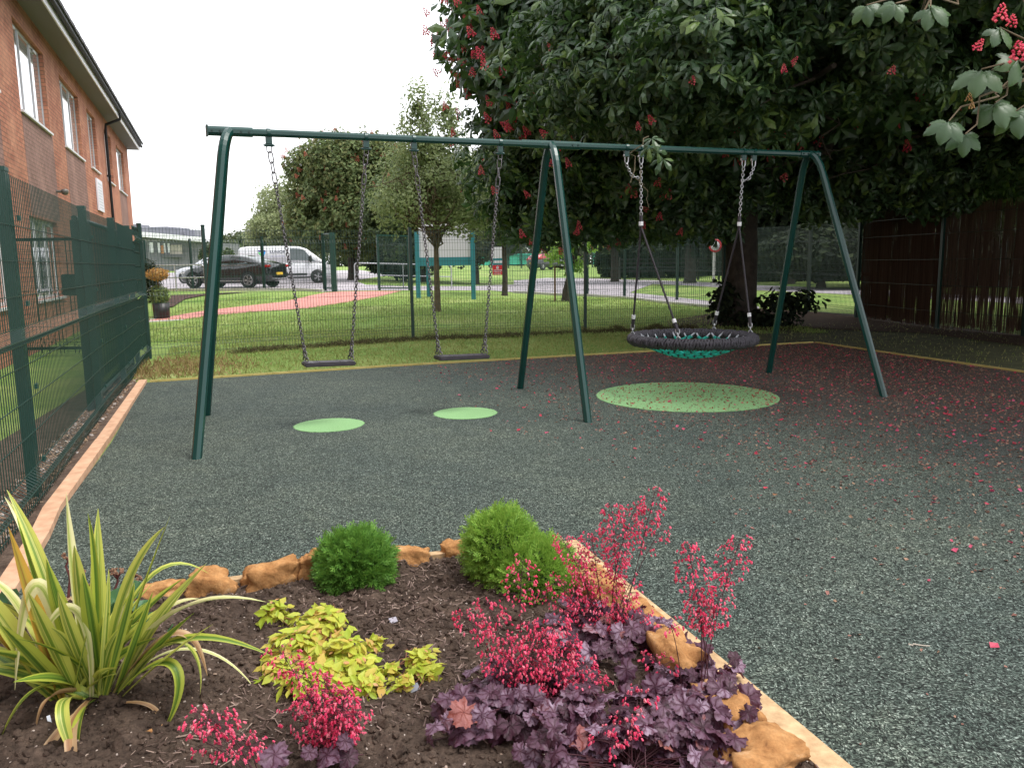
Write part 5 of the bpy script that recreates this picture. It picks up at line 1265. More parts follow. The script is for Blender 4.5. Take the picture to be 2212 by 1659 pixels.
# ---- close branch reaching in at the top right corner
def near_branch():
    r_ = empty('chestnut_tree', (8.6, 3.6, 0), 'second chestnut out of frame whose large leaves and pink flowers hang in at top right', 'tree')
    mb = MB(); mb.tube([(8.6, 3.6, z) for z in (-.05, .3, 1.5, 3, 4.5)], [.45, .33, .28, .26, .22], 12); tk = mb.build('trunk', M_bark, r_)
    leaves('crown', [((8.4, 5.6, 5.6), (3.4, 2.8, 1.6))], 5000, .30, PALS, LEAF_DK, r_, .33, .85, .4, keep=lambda p: p[:, 2] > 3.3+.36*np.maximum(0, p[:, 1]-4.5))  # unseen crown, added above the frame to shade the right of the rubber
    mb = MB(); Yn = 3.5
    tips = [(2050, 262), (2085, 290), (2150, 222), (2195, 240), (2120, 150), (2200, 130), (2160, 60), (2010, 15), (1935, 8), (1872, 12)]
    for i, (x, y) in enumerate(tips):
        a = AY(2290, 90+12*i, Yn+.1) if i < 7 else AY(2120, -60, Yn+.6); limb(mb, a, AY(x, y, Yn), .007, .003, .8, 6)
    limb(mb, (8.5, 3.6, 3.9), AY(2290, 90, Yn+.1), .05, .010, .5, 9); limb(mb, AY(2290, 90, Yn+.1), AY(2120, -60, Yn+.6), .010, .007, .3)
    mb.build('branch', M_bark2, r_)
    pos, nrm, yaw, sc = [], [], [], []
    for i, (x, y) in enumerate(tips):
        Yl = Yn+RNG.normal(0, .05)+(0 if i < 7 else .4); pos.append(AY(x, y, Yl)); nrm.append((RNG.normal(0, .25), -1.0, .75+RNG.normal(0, .2))); yaw.append(4.71+RNG.normal(0, .35)); sc.append(RNG.uniform(.09, .13))
    # fine leaf with wavy edge and ribs
    v, f = [], []
    for deg, L in ((-105, .70), (-52, .92), (0, 1.0), (52, .92), (105, .70)):
        a = math.radians(deg); ca, sa = math.cos(a), math.sin(a); k = len(v); N = 13
        for i in range(N):
            x = i/(N-1); w_ = .27*math.sin(math.pi*min(1, x**1.35*.98+.01))**.8*(1+.10*(i % 2)); z = -.40*x*x+.0
            for s in (-2, -1, 0, 1, 2):
                X, Yy = x*L, s/2*w_*L; zz = (z-abs(s)*.028+(.012 if i % 2 else -.008)*(abs(s)))*L; v.append((X*ca-Yy*sa, X*sa+Yy*ca, zz-.10*abs(math.sin(a))))
        for i in range(N-1):
            for s in range(4): f.append((k+i*5+s, k+i*5+5+s, k+i*5+6+s, k+i*5+1+s))
    K = len(pos); n = np.array(nrm)
    # orient so the leaf hangs down: x axis of the template points down the slope
    Rm = []
    for q, yy in zip(n, yaw):
        z = q/np.linalg.norm(q); dn = np.array([RNG.normal(0, .45), -.3, -1.0]); x = dn-z*dn.dot(z); x /= np.linalg.norm(x); y = np.cross(z, x); Rm.append(np.stack([x, y, z], 1))
    vv, ff = scatter(v, f, np.array([tuple(p) for p in pos]), np.array(Rm), np.array(sc))
    M_big = leafmat('large_chestnut_leaf', [(.040, .085, .038), (.058, .11, .046), (.08, .145, .055)], .42, .3, .45, (.14, .26, .04))
    npmesh('leaves', vv, ff, M_big, r_, smooth=True)
    fp = np.array([AY(x, y, Yn-.05) for x, y in ((2158, 52), (2105, 112), (2200, 140), (2208, 118), (2185, 60))]); K = len(fp)
    v, f = scatter(PAN[0], PAN[1], fp, frames(K, np.array([[0, -.3, 1.]]*K)+RNG.normal(0, .3, (K, 3)), rnd(K, 0, 6)), np.array([.07, .05, .085, .07, .05])); npmesh('blossom', v, f, leafmat('pink_blossom', [(.62, .03, .10), (.80, .10, .18), (.85, .2, .2)], .6, .3), r_)
    fp = np.array([AY(x, y, Yn-.02) for x, y in ((2092, 222), (2098, 238))]); v, f = scatter(PAN[0], PAN[1], fp, frames(2, np.array([[0, -.2, 1.]]*2), rnd(2, 0, 6)), np.array([.035, .03])); npmesh('seed_head', v, f, leafmat('seed_yellow', [(.45, .25, .08), (.55, .38, .14), (.3, .12, .06)]), r_)
near_branch()
# ---- young tree by the sign board
yb = Vector((-2.05, 22.3, GZ(-2.05, 22.3)))
tree('young_tree', 'slender young tree with airy pale green crown in front of the sign board', 'tree', yb, 2.1, .085,
     [((-2.05, 22.3, 3.45), (1.85, 1.5, 1.15)), ((-2.2, 22.3, 4.5), (1.05, 1.0, 1.15)), ((-2.45, 22.3, 5.5), (.5, .5, .85)), ((-1.65, 22.3, 5.3), (.38, .4, .9)), ((-3.0, 22.2, 3.0), (.9, .8, .75)), ((-1.1, 22.2, 2.9), (1.0, .9, .8))], 11500, .10, OVAL, leafmat('young_leaf', [(.11, .16, .06), (.19, .24, .09), (.28, .33, .15)], .5, .35), gap=.42, gs=1.6, nl=26, bark=M_bark2, inner=.15, up=.5)
# leaning bark-covered little tree with bright leaves
pb = P(1222, 652)
tree('small_tree', 'small leaning tree with rough bark and bright green leaves beside the wooden stake', 'tree', pb, 1.5, .12,
     [(tuple(AY(1215, 540, pb.y)), (.70, .6, .50)), (tuple(AY(1250, 520, pb.y)), (.8, .6, .5)), (tuple(AY(1240, 575, pb.y)), (.4, .4, .3))], 900, .15, OVAL, LEAF_BR, gap=.45, gs=1.8, nl=6, inner=.2, lean=(.25, 0))
# ---- tree row behind the van
def bg_tree(label, px, pyt, pyb, D, hw, N, size, m, tmpl=DIA, group='trees beyond the car park', flower=None, gap=.42, trunk=True, name='broadleaf_tree', sq=1.0, lobes=7):
    """tree whose crown spans view heights pyt..pyb and half width hw (view units) at depth D"""
    t = AY(px, pyt, D); b = AY(px, pyb, D); z0 = GZ(t.x, D); s = D/1720*1.02; cz = (t.z+b.z)/2; rz = (t.z-b.z)/2; rx = hw*s
    ells = [((t.x, D, cz), (rx*.72, rx*.72*sq, rz*.80))]
    for k in range(lobes):
        a = k*2*math.pi/lobes+RNG.uniform(-.3, .3); e = RNG.uniform(-.55, .75)
        ells.append(((t.x+math.cos(a)*rx*.52*math.sqrt(1-e*e*.7), D+math.sin(a)*rx*.5*sq, cz+e*rz*.58), (rx*RNG.uniform(.34, .46), rx*.38*sq, rz*RNG.uniform(.32, .42))))
    return tree(name, label, 'tree', (t.x, D, z0), max(.6, b.z-z0+rz*.5), max(.06, rx*.06), ells, N, size, tmpl, m, group, gap, 1.6/max(1, rx*.5), 8, flower)
bg_tree('broad chestnut dotted with red flowers right behind the white van', 748, 262, 592, 50, 168, 42000, .25, leafmat('rusty_leaf', [(.055, .090, .028), (.090, .135, .042), (.13, .175, .06), (.17, .17, .06)], .6, .3), flower=(300, .28, M_rose2), gap=.38, sq=.8, lobes=10)
bg_tree('paler olive green tree left of the broad red-flowering chestnut', 640, 345, 592, 58, 132, 24000, .24, LEAF_LT, gap=.42, lobes=9)
bg_tree('dark green tree between the broad chestnut and the young tree', 905, 310, 600, 46, 150, 30000, .26, LEAF_MID, flower=(40, .28, M_rose2), gap=.38)
bg_tree('dark tree behind the white sign board', 1020, 300, 592, 44, 135, 26000, .26, LEAF_DULL, flower=(30, .28, M_rose), gap=.38)
bg_tree('chestnut with pink flower candles right of the young tree', 1085, 285, 550, 30, 95, 9000, .24, LEAF_MID, PALS, flower=(46, .19, M_rose), gap=.47)
bg_tree('small round tree above the white van roof', 556, 498, 565, 70, 52, 2500, .35, LEAF_MID, gap=.44)
bg_tree('narrow pointed green tree right of the grey building', 443, 512, 600, 66, 16, 1300, .28, LEAF_MID, gap=.4)
bg_tree('low bushy green tree just left of the black car roof', 492, 530, 600, 64, 24, 1300, .30, LEAF_MID, gap=.4)
bg_tree('dark shrub mass behind the van bonnet', 870, 515, 612, 47, 80, 5000, .30, LEAF_SH, gap=.35, name='broadleaf_shrub')
# trees beyond the road on the right: they close the view under the chestnut
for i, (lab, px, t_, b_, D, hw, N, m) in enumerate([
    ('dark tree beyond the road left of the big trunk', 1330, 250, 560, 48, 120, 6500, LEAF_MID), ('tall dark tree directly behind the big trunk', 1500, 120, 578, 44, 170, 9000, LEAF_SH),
    ('deep shaded tree beyond the road behind the right swing legs', 1720, 100, 590, 40, 190, 10000, LEAF_SH), ('dark shaded tree above the reed screen', 1960, 60, 600, 36, 200, 11000, LEAF_SH),
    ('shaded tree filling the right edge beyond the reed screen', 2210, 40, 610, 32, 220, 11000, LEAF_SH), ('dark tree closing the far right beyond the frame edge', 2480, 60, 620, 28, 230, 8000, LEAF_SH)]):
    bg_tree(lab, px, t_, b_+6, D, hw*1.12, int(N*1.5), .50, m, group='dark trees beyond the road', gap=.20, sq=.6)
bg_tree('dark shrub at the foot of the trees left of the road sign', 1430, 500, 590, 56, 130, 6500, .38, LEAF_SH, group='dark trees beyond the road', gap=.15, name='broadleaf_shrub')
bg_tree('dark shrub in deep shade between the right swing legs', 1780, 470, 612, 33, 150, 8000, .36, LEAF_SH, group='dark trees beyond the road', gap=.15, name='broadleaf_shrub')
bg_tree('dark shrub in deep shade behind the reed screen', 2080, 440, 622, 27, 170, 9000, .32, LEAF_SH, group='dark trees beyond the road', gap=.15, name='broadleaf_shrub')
def hedge(label, x0, x1, yt, yb, D, N):
    a, b = AY(x0, yb, D), AY(x1, yb, D); zt = AY((x0+x1)/2, yt, D).z; z0 = GZ(a.x, D)-.1; h = zt-z0; n = max(3, int((b.x-a.x)/(h*.8)))
    ells = [((a.x+(b.x-a.x)*(k+.5)/n, D+RNG.normal(0, .3), z0+h*.5), ((b.x-a.x)/n*.75, 1.0, h*RNG.uniform(.50, .62))) for k in range(n)]
    r_ = empty('hedge', (a.x, D, z0), label, 'hedge'); leaves('foliage', ells, N, .34, DIA, LEAF_SH, r_, .12, 1.0, .5)
    mb = MB()
    for c, r in ells: limb(mb, (c[0], c[1], z0), c, .06, .02)
    mb.build('stems', M_bark, r_)
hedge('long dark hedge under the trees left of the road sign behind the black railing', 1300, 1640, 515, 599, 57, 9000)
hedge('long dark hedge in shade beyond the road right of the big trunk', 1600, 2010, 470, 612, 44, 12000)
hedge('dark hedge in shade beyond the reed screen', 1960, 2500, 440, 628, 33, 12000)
# far wood closing the horizon
def far_wood():
    ells = []
    for x in np.arange(-95, 150, 9.): ells.append(((x+RNG.normal(0, 2), 190+RNG.normal(0, 8), 3.5+RNG.normal(0, .8)), (8, 5, RNG.uniform(3.5, 5.5)+(4 if x > 20 else 0))))
    o, p, d = leaves('far_wood', ells, 42000, 1.0, DIA, LEAF_DULL, None, .25, .3, .6); tag(o, 'low line of distant trees along the horizon', 'wood', kind='stuff')
far_wood()
# dark shrub behind the planter
q = P(326, 655); tree('broadleaf_shrub', 'dark shrub against the corner of the brick building behind the pot', 'shrub', (q.x-.1, q.y+.3, q.z), .3, .03, [((q.x-.1, q.y+.3, q.z+.55), (.42, .4, .62)), ((q.x-.25, q.y+.5, q.z+1.0), (.38, .35, .45))], 1500, .08, OVAL, LEAF_SH, None, .36, 2.5, 4, inner=.3)
# dead grass clippings heaped along the back fence
def heaps():
    N = 9000; t = RNG.random(N); pl = np.array([(-4.55, 12.95), (-1.86, 14.72), (1.45, 15.5), (3.8, 16.3)]); seg = np.minimum((t*3).astype(int), 2); u = t*3-seg
    p = pl[seg]*(1-u[:, None])+pl[seg+1]*u[:, None]; h = .04+.13*vn(t*60, 0, 3)*(.3+vn(t*13, 2, 3)); k = RNG.random(N)
    pos = np.stack([p[:, 0]+RNG.normal(0, .03, N), p[:, 1]+RNG.normal(0, .09, N), k*h], 1)
    v, f = scatter([(-1, -.05, 0), (1, -.05, 0), (1, .05, 0), (-1, .05, 0)], [(0, 1, 2, 3)], pos, frames(N, RNG.normal(0, 1, (N, 3)), rnd(N, 0, 6.3)), rnd(N, .02, .07))
    tag(npmesh('grass_clippings', v, f, leafmat('clippings', [(.035, .026, .014), (.08, .055, .03), (.13, .10, .05), (.06, .08, .02)], .95, .1)), 'brown heap of dead grass and weeds along the foot of the back fence', 'weeds', kind='stuff')
heaps()
def blades():
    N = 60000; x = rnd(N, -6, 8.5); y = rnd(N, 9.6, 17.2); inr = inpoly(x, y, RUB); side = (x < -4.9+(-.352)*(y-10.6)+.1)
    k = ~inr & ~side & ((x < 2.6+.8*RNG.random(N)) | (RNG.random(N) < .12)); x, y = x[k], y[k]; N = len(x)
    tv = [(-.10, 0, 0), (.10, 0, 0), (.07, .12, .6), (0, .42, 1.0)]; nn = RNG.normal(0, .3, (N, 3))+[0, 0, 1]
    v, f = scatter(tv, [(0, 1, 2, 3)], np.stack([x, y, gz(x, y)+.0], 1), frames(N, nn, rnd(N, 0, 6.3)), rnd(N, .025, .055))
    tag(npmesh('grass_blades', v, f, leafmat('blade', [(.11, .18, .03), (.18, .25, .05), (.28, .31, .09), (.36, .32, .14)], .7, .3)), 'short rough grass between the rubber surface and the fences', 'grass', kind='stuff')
    N = 52000; x = rnd(N, -9.5, 6); y = 15+13*RNG.random(N)**1.4; k = (y > 15+.0*x) & (vn(x*1.5, y*1.5, 6)+.3*RNG.random(N) > .42) & ~inpoly(x, y, pth) & ~inpoly(x, y, lot); x, y = x[k], y[k]; N = len(x)
    v, f = scatter(tv, [(0, 1, 2, 3)], np.stack([x, y, gz(x, y)], 1), frames(N, RNG.normal(0, .35, (N, 3))+[0, 0, 1], rnd(N, 0, 6.3)), rnd(N, .035, .085))
    tag(npmesh('grass_blades', v, f, leafmat('lawn_blade', [(.11, .22, .04), (.18, .30, .06), (.28, .37, .11), (.38, .40, .17)], .8, .3)), 'tufts of grass on the lawn beyond the back fence', 'grass', kind='stuff')
blades()
# tufts at the left end by the side fence
def dry_tuft():
    N = 4200; x = rnd(N, -5.5, -3.4); y = rnd(N, 9.9, 12.6); k = (x > -4.75-(y-9.7)*.36) & (y > 9.68+.43*(x+4.48)+.05) & (RNG.random(N) < 1.15-np.hypot((x+5.0)/1.3, (y-10.9)/1.5)+.5*(vn(x*4, y*4, 2)-.5)); x, y = x[k], y[k]; N = len(x)
    v, f = scatter([(-.06, 0, 0), (.06, 0, 0), (.03, .2, .6), (0, .6, 1.0)], [(0, 1, 2, 3)], np.stack([x, y, np.zeros(N)], 1), frames(N, RNG.normal(0, .5, (N, 3))+[0, 0, 1], rnd(N, 0, 6.3)), rnd(N, .05, .11))
    tag(npmesh('dry_grass', v, f, leafmat('straw', [(.20, .12, .06), (.32, .22, .11), (.24, .2, .07)], .9, .2)), 'dry straw-coloured grass where the side fence meets the back grass', 'grass', kind='stuff')
dry_tuft()
# ---- fallen petals
def petals():
    def sc(x, y, z, s0, s1, m, lab, nm='fallen_petals'):
        N = len(x); tv = [(-.5, -.3, 0), (.45, -.35, .12), (.5, .3, .05), (-.4, .35, .2)]
        v, f = scatter(tv, [(0, 1, 2, 3)], np.stack([x, y, np.full(N, z)], 1), frames(N, RNG.normal(0, .4, (N, 3))+[0, 0, 1], rnd(N, 0, 6.3)), s0+(s1-s0)*RNG.random(N)**2)
        tag(npmesh(nm, v, f, m), lab, 'petals', kind='stuff')
    N = 230000; x = rnd(N, -1.5, 8.4); y = rnd(N, 1.0, 13.2)
    dens = ss(-.6, 4.6, x+.46*(y-7.2)+1.1*(vn(x*.9, y*.9, 4)-.5))*(.25+.75*ss(1, 7, y))+.022*ss(.3, 1.6, x)+.03*ss(1.5, 4, x); k = inpoly(x, y, RUB) & (RNG.random(N) < dens*.60) & ~inpoly(x, y, BED); x, y = x[k], y[k]
    n = int(len(x)*.93)
    sc(x[:n], y[:n], .017, .008, .024, leafmat('brown_petal', [(.09, .045, .03), (.18, .08, .06), (.27, .12, .10), (.32, .22, .14)], .8, .1), 'brownish red fallen petals and bud scales over the right half of the rubber surface')
    sc(x[n:], y[n:], .020, .014, .036, leafmat('fresh_petal', [(.38, .02, .05), (.52, .05, .08), (.50, .08, .16)], .6, .2), 'bright pink fallen blossoms scattered over the right half of the rubber surface')
    r = .9*np.sqrt(RNG.random(620)); a = rnd(620, 0, 6.3); sc(1.8+r*np.cos(a), 8.13+r*np.sin(a), .0225, .008, .026, leafmat('disc_petal', [(.22, .03, .02), (.38, .06, .04), (.30, .10, .05)], .8, .1), 'red brown petals lying on the large light green disc')
petals()
# twigs, a dropped leaf, small white scraps
def bits():
    for (vx, vy, L, a, m, lab) in ((515, 972, .10, .1, (.16, .03, .03), 'short dark red twig on the rubber left of the small green discs'), (1520, 915, .10, .3, (.05, .03, .02), 'small dark twig on the rubber right of the middle legs'), (2140, 995, .12, .2, (.06, .04, .03), 'dark broken twig on the petal-strewn rubber at the right edge'), (1985, 1405, .07, -.3, (.4, .36, .3), 'pale dry stalk on the rubber in the lower right'), (1560, 935, .13, .25, (.3, .22, .14), 'thin straw-coloured stalk beyond the pink petals')):
        p = P(vx, vy); mb = MB(); d = Vector((math.cos(a), math.sin(a), 0)); limb(mb, p-d*L/2+Vector((0, 0, .02)), p+d*L/2+Vector((0, 0, .022)), .004, .002, .8, 5)
        tag(mb.build('twig', mat('twig', m, .9)), lab, 'twig')
    for (vx, vy, lab) in ((478, 1120, 'white curly scrap on the rubber behind the round green shrub, left one'), (452, 1131, 'tiny pale scrap on the rubber beside the white curly one')):
        p = P(vx, vy); mb = MB(); mb.tube([p+Vector((.02*math.cos(t), .014*math.sin(t*1.7), .018)) for t in np.linspace(0, 3.2, 8)], .0022, 5); tag(mb.build('scrap', mat('white_scrap', (.6, .62, .6), .7)), lab, 'scrap')
    p = P(1668, 1072); v, f = scatter(OVAL[0], OVAL[1], np.array([tuple(p+Vector((0, 0, .02)))]), frames(1, np.array([[.1, -.2, 1.]]), np.array([.5])), np.array([.06])); tag(npmesh('fallen_leaf', v, f, mat('brown_leaf', (.20, .09, .04), .8)), 'single curled brown leaf on the dark rubber below the big green disc', 'leaf')
bits()
# ================================================================ FLOWER BED PLANTS
def zb(x, y): return float(bedz(x, y))
# ---- striped sword-leaf plant
def stripe_mat(name, a, b, c):
    m = mat(name, a, .42, 0, .4); t = NT(m); uv = t.n('UVMap'); sx = t.n('SeparateXYZ'); t.l(uv.outputs[0], sx.inputs[0]); g = t.n('NewGeometry')
    u = t.math('ADD', sx.outputs[0], t.math('MULTIPLY', t.math('SUBTRACT', g.outputs['Random Per Island'], .5), .35))
    n = t.n('TexNoise'); n.inputs['Scale'].default_value = 1; mp = t.n('Mapping'); mp.inputs['Scale'].default_value = (26, .8, 1); t.l(uv.outputs[0], mp.inputs[0]); t.l(mp.outputs[0], n.inputs[0])
    uu = t.math('ADD', u, t.math('MULTIPLY', t.math('SUBTRACT', n.outputs[0], .5), .42))
    col = t.ramp(uu, [(0, b), (.26, b), (.34, a), (.48, a), (.56, c), (.68, a), (.78, b), (1, b)])
    t.col(col); tr = t.n('BsdfTranslucent'); t.l(col, tr.inputs[0]); ms = t.n('MixShader'); ms.inputs[0].default_value = .28; o = t.t.nodes['Material Output']
    t.l(t.b.outputs[0], ms.inputs[1]); t.l(tr.outputs[0], ms.inputs[2]); t.l(ms.outputs[0], o.inputs[0]); return m
M_st1 = stripe_mat('striped_leaf', (.18, .28, .04), (.56, .58, .12), (.66, .66, .20))
M_st2 = stripe_mat('cream_leaf', (.60, .62, .24), (.78, .74, .42), (.30, .40, .08))
M_st3 = stripe_mat('green_sword_leaf', (.09, .18, .025), (.42, .48, .07), (.22, .34, .05))
M_dead = stripe_mat('dry_leaf', (.42, .24, .12), (.54, .36, .20), (.30, .15, .07)); M_amber = stripe_mat('amber_leaf', (.38, .30, .05), (.52, .30, .05), (.24, .10, .03))
class Sword:
    def __init__(s): s.v = []; s.f = []; s.uv = []
    def leaf(s, pts, w, twist=0., fold=.35, wb=.45):
        """strap leaf along pts; half width w at its widest"""
        pts = [Vector(p) for p in pts]; n = len(pts); k = len(s.v); side0 = None
        for i, p in enumerate(pts):
            t = i/(n-1); d = (pts[min(i+1, n-1)]-pts[max(0, i-1)]).normalized()
            sd = d.cross(Vector((0, 0, 1))) if side0 is None else side0-d*side0.dot(d)
            if sd.length < 1e-3: sd = Vector((1, 0, 0))
            sd.normalize()
            if side0 is None: sd = (Matrix.Rotation(twist, 3, d) @ sd)
            side0 = sd; up = sd.cross(d)
            ww = w*(wb+(1-wb)*min(1, t/.35))*(1-max(0, (t-.55)/.45)**1.6)+.0006
            for j in (-1, -.5, 0, .5, 1): s.v.append(tuple(p+sd*j*ww+up*abs(j)*ww*fold)); s.uv.append((j/2+.5, t))
        for i in range(n-1):
            for j in range(4): s.f.append((k+i*5+j, k+i*5+5+j, k+i*5+6+j, k+i*5+1+j))
    def build(s, name, m, parent): return npmesh(name, s.v, s.f, m, parent, uv=np.array(s.uv), smooth=True)
def bez(a, b, c, d=None, n=14):
    a, b, c = Vector(a), Vector(b), Vector(c); r = []
    for i in range(n+1):
        t = i/n
        r.append(a*(1-t)**2+b*2*t*(1-t)+c*t*t if d is None else a*(1-t)**3+b*3*t*(1-t)**2+c*3*t*t*(1-t)+Vector(d)*t**3)
    return r
def phormium():
    B = P(205, 1560); B.z = zb(B.x, B.y); Yp = B.y
    r_ = empty('striped_leaf_plant', tuple(B), 'large clump of green and yellow striped sword leaves at the bottom left', 'plant')
    L = {k: Sword() for k in ('g', 'y', 'c', 'd', 'a')}
    def w(x, y, dY=0): return AY(x, y, Yp+dY)
    def stem(dx): return Vector((B.x+dx, B.y+RNG.uniform(-.04, .04), B.z-.01))
    # (kind, start dx, control view xy, end view xy, depth offsets, half width)
    Ls = [('c', -.01, (150, 1350), (143, 1115), .05, .05, .024), ('y', .03, (205, 1330), (212, 1150), .1, .15, .016), ('g', .0, (225, 1300), (190, 1160), .1, .1, .010),
          ('y', .05, (250, 1280), (355, 1190), .0, .0, .017), ('g', .06, (300, 1330), (368, 1165), .1, .1, .008), ('y', .07, (310, 1400), (447, 1268), -.05, -.1, .024),
          ('c', .08, (330, 1290), (575, 1352), -.05, -.15, .019), ('c', .05, (320, 1330), (430, 1345), .0, .0, .012), ('g', .06, (350, 1340), (590, 1470), .0, -.05, .010),
          ('y', .02, (300, 1180), (450, 1290), .15, .2, .010), ('g', -.04, (80, 1330), (35, 1165), .05, .1, .015), ('y', -.05, (110, 1260), (15, 1110), .05, .15, .014),
          ('c', -.05, (100, 1230), (10, 1125), .1, .2, .012), ('a', -.07, (80, 1400), (18, 1190), -.05, -.1, .024), ('y', -.09, (20, 1420), (-60, 1290), -.05, -.1, .026),
          ('c', -.10, (30, 1290), (-40, 1300), .0, .0, .020), ('g', -.09, (40, 1460), (-70, 1440), .0, .0, .022), ('a', -.10, (20, 1440), (-60, 1380), -.1, -.1, .020),
          ('y', .0, (170, 1300), (160, 1230), -.1, -.1, .016), ('g', .01, (190, 1350), (178, 1290), -.12, -.14, .014), ('y', .04, (240, 1380), (235, 1280), -.1, -.1, .012),
          ('g', .07, (300, 1420), (330, 1330), -.1, -.1, .013), ('g', .08, (330, 1440), (420, 1375), -.06, -.1, .014), ('y', .09, (350, 1460), (460, 1400), -.1, -.2, .010),
          ('g', -.02, (130, 1380), (100, 1260), -.1, -.12, .018), ('y', -.03, (105, 1420), (60, 1330), -.15, -.2, .018), ('g', -.06, (70, 1460), (0, 1400), -.15, -.2, .020),
          ('c', .03, (270, 1340), (300, 1240), .1, .1, .012), ('y', .0, (150, 1400), (125, 1330), -.15, -.2, .013), ('g', .05, (280, 1360), (290, 1310), -.2, -.2, .010)]
    Ls = [(k, dx, (c[0], c[1]-38), (e[0], e[1]-52), dc, de, hw) for k, dx, c, e, dc, de, hw in Ls]
    for k, dx, cxy, exy, dc, de, hw in Ls:
        L[k].leaf(bez(stem(dx), w(*cxy, dc), w(*exy, de)), hw*1.45, RNG.uniform(-.5, .5))
    # leaves arching over and hanging back down
    for k, dx, c1, c2, e, dY, hw in (('c', -.06, (110, 1180), (45, 1180), (32, 1490), -.1, .016), ('c', .01, (205, 1230), (115, 1300), (92, 1380), -.12, .009), ('y', .07, (400, 1290), (440, 1420), (432, 1500), -.1, .010),
                                     ('g', .07, (400, 1330), (420, 1480), (345, 1590), -.15, .012), ('d', .06, (400, 1260), (430, 1400), (448, 1460), .0, .012), ('g', -.02, (60, 1430), (30, 1540), (-20, 1640), -.2, .012),
                                     ('y', -.02, (110, 1480), (130, 1560), (172, 1660), -.28, .014), ('g', .02, (150, 1520), (165, 1640), (160, 1760), -.3, .013), ('d', .0, (125, 1560), (150, 1620), (185, 1740), -.32, .013),
                                     ('d', .01, (110, 1580), (75, 1650), (40, 1740), -.3, .010), ('g', .0, (110, 1590), (95, 1660), (92, 1760), -.3, .010), ('d', .05, (290, 1520), (400, 1480), (330, 1700), -.1, .008),
                                     ('d', .05, (280, 1540), (330, 1560), (330, 1600), -.1, .010), ('d', -.03, (95, 1480), (90, 1520), (72, 1600), -.2, .013), ('c', .06, (350, 1370), (470, 1370), (560, 1500), .05, .006)):
        L[k].leaf(bez(stem(dx), w(*c1, dY), w(*c2, dY), w(*e, dY), 20), hw*1.3, RNG.uniform(-.6, .6))
    for i in range(34):                        # filler leaves in the heart of the clump
        a = RNG.uniform(0, 6.28); R_ = RNG.uniform(.10, .36); H = RNG.uniform(.22, .50); H = H*.66; e = Vector((B.x+math.cos(a)*R_, B.y+math.sin(a)*R_*.8, B.z+H)); c = Vector((B.x+math.cos(a)*R_*.35, B.y+math.sin(a)*R_*.3, B.z+H*.7))
        L[('g', 'y', 'g')[i % 3]].leaf(bez(stem(RNG.uniform(-.07, .08)), c, e), RNG.uniform(.014, .024), RNG.uniform(-1, 1))
    L['g'].build('leaves', M_st3, r_); L['y'].build('leaves', M_st1, r_); L['c'].build('leaves', M_st2, r_); o = L['d'].build('dry_leaves', M_dead, r_); tag(o, 'dry brown curled leaves'); L['a'].build('leaves', M_amber, r_)
phormium()
